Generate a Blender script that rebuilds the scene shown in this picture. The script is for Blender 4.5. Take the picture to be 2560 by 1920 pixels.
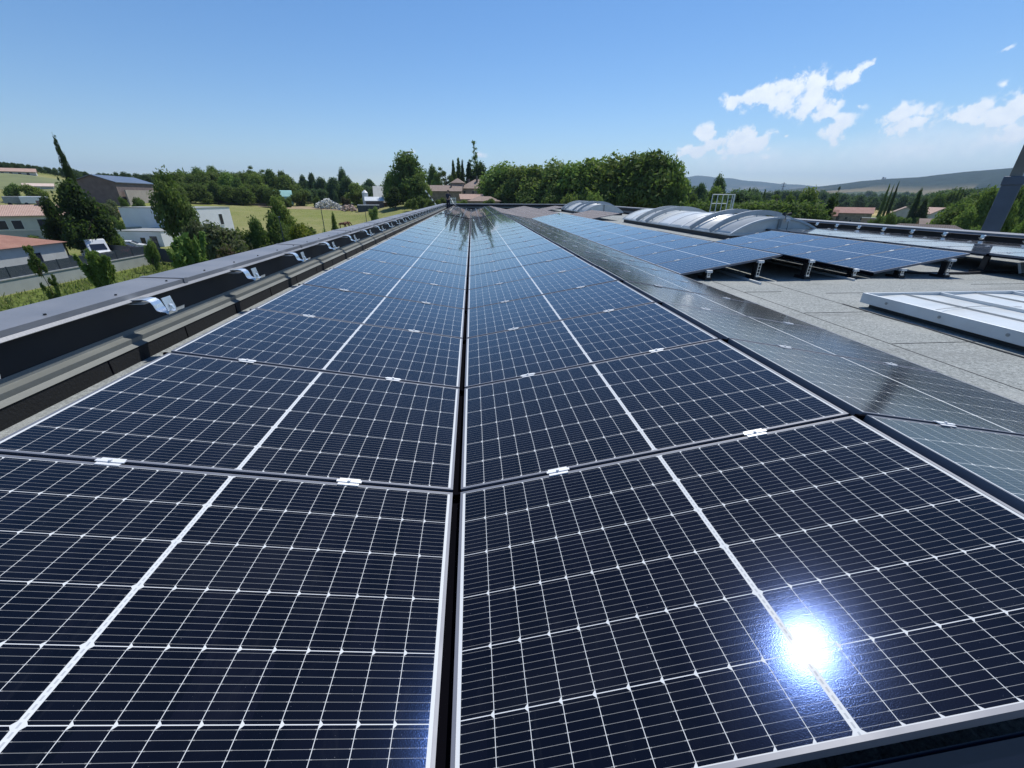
import bpy, bmesh, math, random
import numpy as np
from mathutils import Matrix, Vector
R_ = math.radians
scn = bpy.context.scene
for o in list(bpy.data.objects): bpy.data.objects.remove(o)
COL = scn.collection
random.seed(7); RNG = np.random.default_rng(7)

# ------------------------------------------------------------------ camera
FPX = 1015.15; PITCH, YAW, ROLL = .4326, .0922, -.0065     # pixels of a 2560 px wide frame; radians
def cam_axes():
    cp, sp, cy, sy = math.cos(PITCH), math.sin(PITCH), math.cos(YAW), math.sin(YAW)
    fwd = np.array([sy*cp, cy*cp, -sp]); right = np.array([cy, -sy, 0.]); down = np.cross(fwd, right)
    cr, sr = math.cos(ROLL), math.sin(ROLL)
    return cr*right+sr*down, -sr*right+cr*down, fwd
AX = cam_axes()
cam = bpy.data.objects.new('camera', bpy.data.cameras.new('camera')); COL.objects.link(cam)
cam.data.sensor_width = 36; cam.data.lens = FPX/2560*36
cam.data.clip_start = .05; cam.data.clip_end = 40000
m = Matrix.Identity(4)
for i in range(3):
    m[i][0] = AX[0][i]; m[i][1] = -AX[1][i]; m[i][2] = -AX[2][i]
cam.matrix_world = m
scn.camera = cam
scn.render.resolution_x, scn.render.resolution_y = 1024, 768

# ------------------------------------------------------------------ sky, sun, exposure
SUN_EL, SUN_AZ = R_(60.5), R_(34.5)          # azimuth from +Y towards +X
w = bpy.data.worlds.new('World'); scn.world = w; w.use_nodes = True
nt = w.node_tree; N = nt.nodes; Lk = nt.links; N.clear()
out = N.new('ShaderNodeOutputWorld'); bg = N.new('ShaderNodeBackground'); sky = N.new('ShaderNodeTexSky')
sky.sky_type = 'NISHITA'; sky.sun_disc = False; sky.sun_elevation = SUN_EL; sky.sun_rotation = SUN_AZ
sky.altitude = 200; sky.air_density = 1.0; sky.dust_density = .1; sky.ozone_density = 3.0
bg.inputs['Strength'].default_value = .112
def wn(kind, **k):
    n = N.new(kind)
    for a, b in k.items(): setattr(n, a, b)
    return n
def wlink(v, sock):
    if isinstance(v, (int, float)): sock.default_value = v
    else: Lk.new(v, sock)
def wm(op, a, b=0., c=None):
    n = wn('ShaderNodeMath', operation=op); wlink(a, n.inputs[0]); wlink(b, n.inputs[1])
    if c is not None: wlink(c, n.inputs[2])
    return n.outputs[0]
tc = wn('ShaderNodeTexCoord'); sep = wn('ShaderNodeSeparateXYZ'); Lk.new(tc.outputs['Generated'], sep.inputs[0])
AZ = wm('ARCTAN2', sep.outputs[0], sep.outputs[1]); EL = wm('ARCSINE', sep.outputs[2])
nz = wn('ShaderNodeTexNoise'); Lk.new(tc.outputs['Generated'], nz.inputs['Vector'])
nz.inputs['Scale'].default_value = 34; nz.inputs['Detail'].default_value = 9; nz.inputs['Roughness'].default_value = .62
nz2 = wn('ShaderNodeTexNoise'); Lk.new(tc.outputs['Generated'], nz2.inputs['Vector'])
nz2.inputs['Scale'].default_value = 60; nz2.inputs['Detail'].default_value = 6
#        az    el   w    h   tilt strength
CLOUDS = [(29.8,9.3,1.5,.55,-5,1),(32.2,9.5,2.0,.85,10,1),(34.6,9.6,2.0,1.25,5,1.05),(36.6,9.4,1.8,1.3,0,1),(36.0,8.0,1.3,.8,0,.9),
          (38.0,8.2,1.2,.9,30,1),(39.3,6.6,.9,1.0,-60,.95),(39.6,5.6,.7,.7,0,.85),(39.0,10.2,1.5,.55,30,.95),(40.4,11.2,.9,.4,45,.85),
          (27.4,6.5,1.3,.6,-10,1.05),(28.6,5.5,2.4,.6,20,1.05),(31.0,5.8,2.1,.8,12,1.1),(33.2,5.6,1.4,.7,10,1),(26.4,4.8,2.0,.5,5,1),(30.5,4.8,3.2,.4,0,.85),
          (43.8,7.1,1.4,.6,20,1),(44.6,6.1,1.9,.6,5,1),(45.8,7.2,.7,.4,30,.8),(40.7,8.0,.6,.2,-10,.55),(35.2,5.9,.3,.2,0,.6),
          (48.6,6.7,1.6,.65,15,1),(50.2,6.2,1.8,.7,0,.95),(51.6,7.0,1.4,.9,25,1),(53.5,7.0,1.8,1.1,0,1),(52.5,5.2,3,.8,5,.8),
          (49.0,10.9,.8,.22,15,.6),(50.0,8.6,.4,.25,0,.55),(-7.2,4.75,.75,.22,5,.6),(1.2,4.65,.8,.25,-8,.62),(8.8,3.9,.45,.12,0,.35),
          (34.0,3.9,1.2,.35,-10,.6),(38.6,3.8,.8,.35,-30,.5),(30.0,4.0,1.5,.4,0,.5)]
mask = 0.
def blob(az, el, ww, hh, tilt, st):
    ca, sa = math.cos(R_(tilt)), math.sin(R_(tilt))
    dx = wm('SUBTRACT', AZ, R_(az)); dy = wm('SUBTRACT', EL, R_(el))
    a = wm('ADD', wm('MULTIPLY', dx, ca/R_(ww)), wm('MULTIPLY', dy, sa/R_(ww)))
    hh *= 1.35; b = wm('ADD', wm('MULTIPLY', dx, -sa/R_(hh)), wm('MULTIPLY', dy, ca/R_(hh)))
    r = wm('SQRT', wm('ADD', wm('MULTIPLY', a, a), wm('MULTIPLY', b, b)))
    return wm('MULTIPLY', wm('MAXIMUM', wm('SUBTRACT', 1.25, wm('MULTIPLY', r, .75)), 0.), st)
for c in CLOUDS:
    b = blob(*c); mask = b if isinstance(mask, float) else wm('MAXIMUM', mask, b)
nn = wm('MULTIPLY', wm('SUBTRACT', nz.outputs[0], .5), 2.3)
nn2 = wm('MULTIPLY', wm('SUBTRACT', nz2.outputs[0], .5), 1.7)
val = wm('ADD', wm('ADD', mask, nn), nn2)
mr = wn('ShaderNodeMapRange', interpolation_type='SMOOTHSTEP'); Lk.new(val, mr.inputs[0])
mr.inputs[1].default_value = .36; mr.inputs[2].default_value = .80; mr.inputs[3].default_value = 0; mr.inputs[4].default_value = .93
gate = wm('MULTIPLY', mr.outputs[0], wm('MINIMUM', wm('MULTIPLY', mask, 1.6), 1.))
# thin veil low on the right
veil = 0.
for c in [(46,4.2,9,1.5,8,.55),(51,4.6,6,1.6,8,.6),(33,3.6,9,1.3,0,.5)]:
    b = wm('MAXIMUM', wm('SUBTRACT', blob(*c[:5], 1), .25), 0.); b = wm('MULTIPLY', b, c[5]); veil = b if isinstance(veil, float) else wm('MAXIMUM', veil, b)
veil = wm('MULTIPLY', veil, wm('ADD', .35, wm('MULTIPLY', nz.outputs[0], .9)))
full = wm('MINIMUM', wm('MAXIMUM', gate, wm('MULTIPLY', veil, 1.5)), 1.)
hs = wn('ShaderNodeHueSaturation'); Lk.new(sky.outputs[0], hs.inputs['Color'])
hs.inputs['Saturation'].default_value = 1.24; hs.inputs['Hue'].default_value = .503
mixc = wn('ShaderNodeMix', data_type='RGBA'); Lk.new(full, mixc.inputs[0]); Lk.new(hs.outputs[0], mixc.inputs[6])
shade = wn('ShaderNodeMix', data_type='RGBA'); Lk.new(nz2.outputs[0], shade.inputs[0])
shade.inputs[6].default_value = (6.2, 7.1, 8.2, 1); shade.inputs[7].default_value = (9.8, 10., 10.1, 1)
Lk.new(shade.outputs[2], mixc.inputs[7]); Lk.new(mixc.outputs[2], bg.inputs['Color']); Lk.new(bg.outputs[0], out.inputs[0])
sl = bpy.data.lights.new('sun', 'SUN'); sl.energy = 4.2; sl.angle = R_(.53); sl.color = (1, .96, .9)
so = bpy.data.objects.new('sun', sl); COL.objects.link(so); so.location = (20, 30, 60)
sd = Vector((math.sin(SUN_AZ)*math.cos(SUN_EL), math.cos(SUN_AZ)*math.cos(SUN_EL), math.sin(SUN_EL)))
so.rotation_euler = sd.to_track_quat('Z', 'Y').to_euler()
scn.view_settings.view_transform = 'Standard'; scn.view_settings.look = 'None'
scn.view_settings.exposure = 0.22; scn.view_settings.gamma = 1
scn.render.engine = 'CYCLES'
scn.cycles.max_bounces = 8; scn.cycles.transparent_max_bounces = 8; scn.cycles.sample_clamp_indirect = 6
scn.cycles.volume_bounces = 0

# ------------------------------------------------------------------ helpers
def ray(u, v):
    d = AX[0]*(u-1280)/FPX + AX[1]*(v-960)/FPX + AX[2]
    return d
def at(u, v, z=None, X=None, Y=None, D=None):       # a real place seen in that direction, at a stated distance or height
    d = ray(u, v)
    t = z/d[2] if z is not None else X/d[0] if X is not None else Y/d[1] if Y is not None else D/math.hypot(d[0], d[1])
    return Vector(d*t)
def tag(o, label=None, cat=None, group=None, kind=None):
    if label: o['label'] = label
    if cat: o['category'] = cat
    if group: o['group'] = group
    if kind: o['kind'] = kind
    return o
def empty(name, loc, label, cat, group=None, rz=0.):
    o = bpy.data.objects.new(name, None); COL.objects.link(o); o.location = loc; o.rotation_euler = (0, 0, rz)
    o.empty_display_size = .2
    return tag(o, label, cat, group)
def link(name, me, parent=None, mat=None):
    o = bpy.data.objects.new(name, me); COL.objects.link(o)
    if parent: o.parent = parent
    if mat is not None and not me.materials: me.materials.append(mat)
    return o
class MB:
    def __init__(s): s.v = []; s.f = []; s.m = []
    def add(s, vs, fs, mi=0):
        b = len(s.v); s.v += [tuple(x) for x in vs]; s.f += [tuple(b+i for i in f) for f in fs]; s.m += [mi]*len(fs); return s
    def box(s, x0, x1, y0, y1, z0, z1, mi=0, M=None):
        vs = [Vector((x, y, z)) for z in (z0, z1) for y in (y0, y1) for x in (x0, x1)]
        if M is not None: vs = [M @ v for v in vs]
        return s.add(vs, [(0,2,3,1),(4,5,7,6),(0,1,5,4),(2,6,7,3),(0,4,6,2),(1,3,7,5)], mi)
    def tube(s, pts, r, n=8, mi=0, caps=True):
        pts = [Vector(p) for p in pts]; rs = r if isinstance(r, (list, tuple)) else [r]*len(pts); vs = []; fs = []
        for i, p in enumerate(pts):
            t = (pts[min(i+1, len(pts)-1)]-pts[max(i-1, 0)]).normalized()
            a = t.orthogonal().normalized() if i == 0 else (a - t*a.dot(t)).normalized()
            b = t.cross(a)
            for k in range(n):
                q = 2*math.pi*k/n; vs.append(p+(a*math.cos(q)+b*math.sin(q))*rs[i])
        for i in range(len(pts)-1):
            for k in range(n): fs.append((i*n+k, i*n+(k+1) % n, (i+1)*n+(k+1) % n, (i+1)*n+k))
        if caps: fs += [tuple(range(n))[::-1], tuple((len(pts)-1)*n+k for k in range(n))]
        return s.add(vs, fs, mi)
    def extrude(s, prof, a, b, axis='y', mi=0, closed=True):    # profile of (p,q) pairs pushed from a to b along an axis
        mk = {'y': lambda p, q, t: (p, t, q), 'x': lambda p, q, t: (t, p, q), 'z': lambda p, q, t: (p, q, t)}[axis]
        n = len(prof); vs = [mk(p, q, a) for p, q in prof]+[mk(p, q, b) for p, q in prof]
        fs = [(i, (i+1) % n, (i+1) % n+n, i+n) for i in range(n if closed else n-1)]
        if closed: fs += [tuple(range(n))[::-1], tuple(range(n, 2*n))]
        return s.add(vs, fs, mi)
    def mesh(s, name, mats=()):
        me = bpy.data.meshes.new(name); me.from_pydata(s.v, [], s.f)
        for q in (mats if isinstance(mats, (list, tuple)) else [mats]): me.materials.append(q)
        me.polygons.foreach_set('material_index', s.m); me.update()
        bm = bmesh.new(); bm.from_mesh(me); bmesh.ops.recalc_face_normals(bm, faces=bm.faces); bm.to_mesh(me); bm.free()
        return me
    def build(s, name, mats, parent=None, smooth=False, bevel=0):
        o = link(name, s.mesh(name, mats), parent)
        if smooth:
            for p in o.data.polygons: p.use_smooth = True
        if bevel:
            b = o.modifiers.new('bevel', 'BEVEL'); b.width = bevel; b.segments = 2; b.limit_method = 'ANGLE'
        return o

ONES = 'zeroth first second third fourth fifth sixth seventh eighth ninth tenth eleventh twelfth thirteenth fourteenth fifteenth sixteenth seventeenth eighteenth nineteenth twentieth'.split()
def ordn(n):
    if n <= 20: return ONES[n]
    if n < 30: return 'twenty-'+ONES[n-20]
    if n == 30: return 'thirtieth'
    return 'thirty-'+ONES[n-30]

# ------------------------------------------------------------------ materials
class NG:
    def __init__(s, name):
        s.mat = bpy.data.materials.new(name); s.mat.use_nodes = True; s.t = s.mat.node_tree; s.n = s.t.nodes; s.p = s.n['Principled BSDF']
    def new(s, k, **a):
        q = s.n.new(k)
        for x, y in a.items(): setattr(q, x, y)
        return q
    def set(s, sock, v):
        if isinstance(v, (int, float)): sock.default_value = v
        elif isinstance(v, (tuple, list)): sock.default_value = tuple(v) if len(v) == 4 or sock.type == 'VECTOR' else (*v, 1)
        else: s.t.links.new(v, sock)
    def m(s, op, a, b=0., c=None):
        q = s.new('ShaderNodeMath', operation=op); s.set(q.inputs[0], a); s.set(q.inputs[1], b)
        if c is not None: s.set(q.inputs[2], c)
        return q.outputs[0]
    def mix(s, f, a, b):
        q = s.new('ShaderNodeMix', data_type='RGBA'); s.set(q.inputs[0], f); s.set(q.inputs[6], a); s.set(q.inputs[7], b); return q.outputs[2]
    def coord(s, k='Object'): return s.new('ShaderNodeTexCoord').outputs[k]
    def pos(s): return s.new('ShaderNodeNewGeometry').outputs['Position']
    def noise(s, vec, scale, detail=4, rough=.55, dist=0.):
        q = s.new('ShaderNodeTexNoise'); s.set(q.inputs['Vector'], vec); q.inputs['Scale'].default_value = scale
        q.inputs['Detail'].default_value = detail; q.inputs['Roughness'].default_value = rough; q.inputs['Distortion'].default_value = dist; return q.outputs[0]
    def map(s, v, a, b, c=0., d=1.):
        q = s.new('ShaderNodeMapRange'); s.set(q.inputs[0], v); q.inputs[1].default_value = a; q.inputs[2].default_value = b; q.inputs[3].default_value = c; q.inputs[4].default_value = d; return q.outputs[0]
    def scale(s, vec, x, y, z):
        q = s.new('ShaderNodeMapping'); s.set(q.inputs[0], vec); q.inputs['Scale'].default_value = (x, y, z); return q.outputs[0]
    def bump(s, h, st, dist=.01):
        q = s.new('ShaderNodeBump'); s.set(q.inputs['Height'], h); q.inputs['Strength'].default_value = st; q.inputs['Distance'].default_value = dist; return q.outputs[0]
    def io(s, **k):
        for a, b in k.items(): s.set(s.p.inputs[a.replace('_', ' ')], b)
        return s
def simple(name, col, rough=.6, metal=0., var=.18, sc=3., bump=0., bsc=40., spec=.5, bdist=.01):
    g = NG(name); p = g.coord()
    n = g.noise(p, sc, 5)
    c = g.mix(g.map(n, .3, .7), tuple(x*(1-var) for x in col), tuple(min(1, x*(1+var)) for x in col))
    g.io(Base_Color=c, Roughness=g.map(n, .3, .7, max(.02, rough-.06), min(1, rough+.08)), Metallic=metal, Specular_IOR_Level=spec)
    if bump: g.io(Normal=g.bump(g.noise(p, bsc, 4), bump, bdist))
    return g.mat

def mat_cells(brown_mix=0., matt=False):
    g = NG('solar_cells' if not brown_mix else 'dull_brown_cells'); co = g.coord(); sx = g.new('ShaderNodeSeparateXYZ'); g.set(sx.inputs[0], co); x, y = sx.outputs[0], sx.outputs[1]
    m = g.m
    half = m('SUBTRACT', m('ABSOLUTE', m('SUBTRACT', x, .8775)), .0075)      # 0 at the divider, .85 at the end
    u = m('DIVIDE', half, .085); v = m('DIVIDE', m('SUBTRACT', y, .012), .169)
    fu = m('FRACT', u); fv = m('FRACT', v)
    du = m('MULTIPLY', m('MINIMUM', fu, m('SUBTRACT', 1., fu)), .085)
    dv = m('MULTIPLY', m('MINIMUM', fv, m('SUBTRACT', 1., fv)), .169)
    cell = m('GREATER_THAN', du, .00078)
    cell = m('MULTIPLY', cell, m('GREATER_THAN', dv, .00105))
    cell = m('MULTIPLY', cell, m('GREATER_THAN', half, .001)); cell = m('MULTIPLY', cell, m('LESS_THAN', half, .849))
    cell = m('MULTIPLY', cell, m('GREATER_THAN', v, .0)); cell = m('MULTIPLY', cell, m('LESS_THAN', v, 6.))
    lo = m('MULTIPLY', fu, .085)
    cell = m('MULTIPLY', cell, m('GREATER_THAN', m('ADD', lo, dv), .0095))
    fb = m('FRACT', m('MULTIPLY', fv, 9.))
    bus = m('LESS_THAN', m('ABSOLUTE', m('SUBTRACT', fb, .5)), .022)
    pad = m('MULTIPLY', m('LESS_THAN', m('ABSOLUTE', m('SUBTRACT', fb, .5)), .05), m('LESS_THAN', du, .006))
    bus = m('MAXIMUM', bus, pad)
    info = g.new('ShaderNodeObjectInfo'); rnd = info.outputs['Random']
    # each cell a slightly different blue-black
    cm = g.new('ShaderNodeCombineXYZ'); g.set(cm.inputs[0], m('FLOOR', m('DIVIDE', x, .0853))); g.set(cm.inputs[1], m('FLOOR', v)); g.set(cm.inputs[2], m('MULTIPLY', rnd, 37.))
    wnz = g.new('ShaderNodeTexWhiteNoise', noise_dimensions='3D'); g.set(wnz.inputs['Vector'], cm.outputs[0])
    cellc = g.mix(wnz.outputs['Value'], (.0022, .0026, .0040), (.0040, .0044, .0075))
    cellc = g.mix(m('MULTIPLY', bus, .55), cellc, (.42, .43, .42))
    rib = m('LESS_THAN', m('ABSOLUTE', m('SUBTRACT', x, .8775)), .0024)
    rib = m('MULTIPLY', rib, m('GREATER_THAN', m('FRACT', m('MULTIPLY', y, 58.)), .35))
    white = g.mix(m('MULTIPLY', rib, .6), (.60, .62, .62), (.30, .32, .35))
    col = g.mix(cell, white, cellc)
    # wipe marks, dust and dried drops on the glass
    ps = g.pos(); d1 = g.noise(ps, 2.1, 6, .6, 1.2); d2 = g.noise(ps, 190, 2); d3 = g.noise(g.scale(ps, 5, 1.2, 5), 2.5, 5, .65, 2.)
    film = m('MULTIPLY', g.map(d1, .5, .78), .012)
    film = m('ADD', film, m('MULTIPLY', g.map(d3, .58, .75), .010))
    d5 = g.noise(ps, 34, 3, .6); spots = m('ADD', m('MULTIPLY', m('GREATER_THAN', d2, .765), .18), m('MULTIPLY', m('GREATER_THAN', d5, .80), .30))
    col = g.mix(m('ADD', m('ADD', film, brown_mix), spots), col, (.42, .45, .50) if not brown_mix else (.44, .38, .35))
    g.io(Base_Color=col, Roughness=.13 if not brown_mix else .6, Specular_IOR_Level=g.m('MULTIPLY', cell, .12 if not brown_mix else .02), Specular_Tint=(.13, .30, 1.), IOR=1.5)
    fine = g.noise(ps, 330, 2, .7)
    g.io(Coat_Weight=(.56 if matt else .82) if not brown_mix else .10, Coat_IOR=1.34, Coat_Roughness=.13 if matt else g.map(d1, .3, .8, .025, .034) if not brown_mix else .3)
    bn = g.bump(fine, 1., .00010)
    g.set(g.p.inputs['Normal'], bn)
    return g.mat
M = {}
M['cells'] = mat_cells(); M['dull'] = mat_cells(.45); M['matt'] = mat_cells(0., True)  # second copy is browner and rougher, with a weaker coat
M['frame'] = simple('anodised_frame', (.15, .16, .19), .5, .2, .06)
M['clamp'] = simple('bright_aluminium', (.72, .73, .73), .5, .3, .05)
M['galv'] = simple('galvanised_steel', (.72, .76, .78), .28, .85, .12, 9)
M['black'] = simple('black_rail', (.003, .003, .005), .9, 0, .1, spec=.02)
M['plastic'] = simple('black_plastic', (.02, .02, .022), .5)
M['cap'] = simple('coated_coping', (.195, .205, .225), .5, .2, .16, 1.6, .15, 60)
M['skirt'] = simple('coated_sheet', (.15, .16, .15), .5, .1, .10, 2.2, .1, 30)
M['wallpar'] = simple('dark_cladding', (.004, .006, .010), .7, 0, .2, 2.)
M['bitu'] = simple('bitumen_upstand', (.006, .007, .008), .9, 0, .4, 4, .4, 50)
M['curb'] = simple('dark_curb', (.05, .052, .055), .75, 0, .25, 3, .2)
M['chan'] = simple('grey_channel', (.42, .45, .47), .5, .3, .1)
M['white'] = simple('white_paint', (.70, .72, .73), .5, 0, .06)
M['offw'] = simple('dull_white_frame', (.56, .60, .62), .45, .2, .08, 4)
M['steel'] = simple('painted_steel', (.10, .12, .16), .5, .3, .15)
M['steel2'] = simple('weathered_steel', (.20, .19, .17), .6, .3, .25, 2)
M['conc'] = simple('grey_render_wall', (.34, .36, .34), .85, 0, .10, .8, .3, 12)
M['wwall'] = simple('white_render', (.80, .81, .83), .8, 0, .05, .6)
M['cwall'] = simple('pale_plaster', (.48, .49, .46), .85, 0, .10, .8)
M['stone'] = simple('old_stone', (.30, .24, .19), .9, 0, .30, 1.6, .4, 6, bdist=.05)
M['pstone'] = simple('pink_stone', (.40, .30, .26), .9, 0, .18, 1.2, .3, 6, bdist=.05)
M['brown'] = simple('brown_boards', (.16, .125, .115), .8, 0, .22, 1.2)
M['glass'] = simple('window_glass', (.02, .025, .04), .12, 0, .1)
M['shut'] = simple('grey_shutter', (.30, .31, .30), .6)
M['fence'] = simple('anthracite_fence', (.045, .060, .075), .5, .2, .12)
M['asph'] = simple('asphalt', (.10, .10, .105), .9, 0, .25, .6, .3, 30)
M['red'] = simple('red_paint', (.55, .09, .10), .3)
M['carw'] = simple('white_car_paint', (.72, .74, .76), .22, 0, .03)
M['card'] = simple('dark_car_paint', (.06, .065, .075), .22, .3, .03)
M['tyre'] = simple('tyre_rubber', (.02, .02, .02), .8)
M['wood'] = simple('bark', (.075, .055, .04), .9, 0, .35, 4, .5, 20)
M['mint'] = simple('mint_tarpaulin', (.34, .62, .56), .5, 0, .10, .6)
M['solroof'] = simple('roof_solar_sheets', (.10, .12, .16), .35, 0, .2, .3, spec=.8)
M['skin'] = simple('skin', (.45, .26, .18), .6); M['cloth'] = simple('dark_clothing', (.018, .02, .035), .85, 0, .3, 8)
M['shirt'] = simple('dark_shirt', (.03, .03, .05), .85, 0, .3, 8); M['tan'] = simple('brown_vest', (.13, .085, .06), .85)
M['horse'] = simple('chestnut_hide', (.13, .05, .022), .7, 0, .3, 2)

def mat_tiles(name, a, b, sc=4.5):
    g = NG(name); p = g.coord(); sx = g.new('ShaderNodeSeparateXYZ'); g.set(sx.inputs[0], p)
    n = g.noise(p, 1.1, 6, .7); n2 = g.noise(p, 12, 3)
    c = g.mix(g.map(n, .3, .7), a, b); c = g.mix(g.map(n2, .45, .8, 0, .5), c, tuple(x*.45 for x in a))
    wv = g.m('SINE', g.m('MULTIPLY', sx.outputs[0], sc*math.tau)); wy = g.m('FRACT', g.m('MULTIPLY', sx.outputs[1], 3.))
    g.io(Base_Color=c, Roughness=.85, Normal=g.bump(g.m('ADD', wv, wy), .6, .04)); return g.mat
M['tile'] = mat_tiles('clay_tiles', (.26, .12, .085), (.36, .19, .14))
M['ptile'] = mat_tiles('pale_clay_tiles', (.42, .27, .21), (.52, .37, .30))
M['otile'] = mat_tiles('old_clay_tiles', (.26, .19, .155), (.38, .29, .24))

def mat_roof():
    g = NG('mineral_bitumen'); p = g.pos()
    n1 = g.noise(p, .9, 5, .6); n2 = g.noise(p, 48, 4, .85); n3 = g.noise(p, 11, 4, .7); n4 = g.noise(g.scale(p, .25, 3, 1), 1.3, 5)
    c = g.mix(g.map(n2, .33, .66), (.065, .074, .072), (.43, .455, .435))
    c = g.mix(g.map(n3, .38, .68, 0, .45), c, (.21, .225, .215)); c = g.mix(g.map(n1, .50, .72, 0, .5), c, (.37, .38, .36)); c = g.mix(g.map(n4, .52, .75, 0, .5), c, (.14, .145, .14))
    g.io(Base_Color=c, Roughness=.9, Normal=g.bump(n2, .7, .006)); return g.mat
M['roof'] = mat_roof()
def mat_poly():
    g = NG('milky_polycarbonate'); p = g.pos(); n = g.noise(p, 1.8, 6, .65, .8); n2 = g.noise(g.scale(p, 1, 12, 1), 2, 4)
    c = g.mix(g.map(n, .35, .75), (.66, .68, .66), (.52, .54, .52)); c = g.mix(g.map(n2, .5, .8, 0, .25), c, (.50, .48, .44))
    g.io(Base_Color=c, Roughness=.32, Coat_Weight=.25, Coat_Roughness=.2, Transmission_Weight=.0); return g.mat
M['poly'] = mat_poly()

def mat_leaf(name, dark, light, sat=0.):
    g = NG(name); p = g.coord('Object'); ps = g.pos()
    n = g.noise(ps, .45, 3); n2 = g.noise(ps, 2.3, 3)
    rnd = g.new('ShaderNodeObjectInfo').outputs['Random']
    f = g.m('ADD', g.m('MULTIPLY', g.map(n, .3, .7), .5), g.m('MULTIPLY', g.map(n2, .3, .7), .5))
    c = g.mix(f, dark, light)
    hsv = g.new('ShaderNodeHueSaturation'); g.set(hsv.inputs['Color'], c); g.set(hsv.inputs['Hue'], g.map(rnd, 0, 1, .485, .515)); g.set(hsv.inputs['Value'], g.map(rnd, 0, 1, .85, 1.2))
    c = hsv.outputs[0]
    g.io(Base_Color=c, Roughness=.75, Specular_IOR_Level=.12)
    tr = g.new('ShaderNodeBsdfTranslucent'); g.set(tr.inputs[0], g.mix(.5, c, (.12, .22, .02)))
    mx = g.new('ShaderNodeMixShader'); mx.inputs[0].default_value = .42
    g.set(mx.inputs[1], g.p.outputs[0]); g.set(mx.inputs[2], tr.outputs[0]); g.t.links.new(mx.outputs[0], g.n['Material Output'].inputs[0]); return g.mat
LF = {'mid': mat_leaf('leaves_mid', (.09, .15, .032), (.30, .38, .10)),
      'dark': mat_leaf('leaves_dark', (.05, .088, .026), (.20, .27, .075)),
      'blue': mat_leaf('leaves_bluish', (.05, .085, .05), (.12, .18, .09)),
      'pale': mat_leaf('leaves_pale', (.13, .19, .05), (.30, .36, .11)),
      'yell': mat_leaf('leaves_yellowish', (.14, .17, .02), (.26, .28, .05)),
      'grey': mat_leaf('leaves_greyish', (.10, .12, .06), (.17, .18, .10)),
      'brn': mat_leaf('leaves_brownish', (.07, .05, .035), (.12, .09, .06)),
      'black': mat_leaf('leaves_blackish', (.020, .034, .014), (.055, .085, .028))}

def mat_ground():
    g = NG('meadow_ground'); p = g.pos(); sx = g.new('ShaderNodeSeparateXYZ'); g.set(sx.inputs[0], p)
    n1 = g.noise(p, .035, 5, .6); n2 = g.noise(p, .5, 6, .7); n3 = g.noise(g.scale(p, 1, 1, 1), .011, 3); n4 = g.noise(p, 4, 4, .7)
    near = g.mix(g.map(n1, .40, .62), (.19, .215, .06), (.30, .275, .125))
    near = g.mix(g.map(n2, .35, .7, 0, .55), near, (.13, .165, .045)); near = g.mix(g.map(n4, .5, .75, 0, .5), near, (.36, .33, .15))
    vo = g.new('ShaderNodeTexVoronoi'); g.set(vo.inputs['Vector'], g.scale(p, 1, 1.6, 0)); vo.inputs['Scale'].default_value = .0042
    sc = g.new('ShaderNodeSeparateColor'); g.set(sc.inputs[0], vo.outputs['Color'])
    f = g.mix(g.map(sc.outputs[0], .35, .6), (.05, .085, .03), (.26, .23, .11)); f = g.mix(g.map(sc.outputs[1], .5, .7, 0, .8), f, (.06, .10, .03))
    r = g.m('SQRT', g.m('ADD', g.m('MULTIPLY', sx.outputs[0], sx.outputs[0]), g.m('MULTIPLY', sx.outputs[1], sx.outputs[1])))
    c = g.mix(g.map(r, 330, 420), near, f)
    g.io(Base_Color=c, Roughness=.95, Specular_IOR_Level=.1, Normal=g.bump(g.m('ADD', n2, n4), .8, .25)); return g.mat
M['ground'] = mat_ground()
M['verge'] = simple('verge_grass', (.10, .13, .03), .95, 0, .45, .9, .6, 5, .1)
M['straw'] = simple('stubble_field', (.40, .31, .14), .95, 0, .12, .05, .2, 2, .1)
M['straw2'] = simple('ripe_field', (.34, .28, .12), .95, 0, .12, .05, .2, 2, .1)
M['vine'] = simple('green_field', (.13, .19, .05), .95, 0, .15, .08, .2, 2, .1)
M['bare'] = simple('bare_earth', (.30, .24, .15), .95, 0, .2, .3, .3, 2, .1)
def mat_hill(name, wood, fa, fb, low, high):
    g = NG(name); p = g.pos(); sx = g.new('ShaderNodeSeparateXYZ'); g.set(sx.inputs[0], p)
    vo = g.new('ShaderNodeTexVoronoi'); g.set(vo.inputs['Vector'], g.scale(p, 1, 1, 2.5)); vo.inputs['Scale'].default_value = .0045
    sc = g.new('ShaderNodeSeparateColor'); g.set(sc.inputs[0], vo.outputs['Color'])
    n = g.noise(p, .0016, 4); n2 = g.noise(p, .02, 4, .7)
    f = g.mix(g.map(sc.outputs[0], .3, .6), fa, fb); f = g.mix(g.map(sc.outputs[1], .6, .62), f, wood)
    hh = g.m('ADD', sx.outputs[2], g.m('MULTIPLY', g.m('SUBTRACT', n, .5), 120.))
    wd = g.mix(g.map(n2, .3, .7), wood, tuple(x*1.9 for x in wood))
    g.io(Base_Color=g.mix(g.map(hh, low, high), f, wd), Roughness=1., Specular_IOR_Level=.0, Normal=g.bump(n2, 1., 12.)); return g.mat

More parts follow.
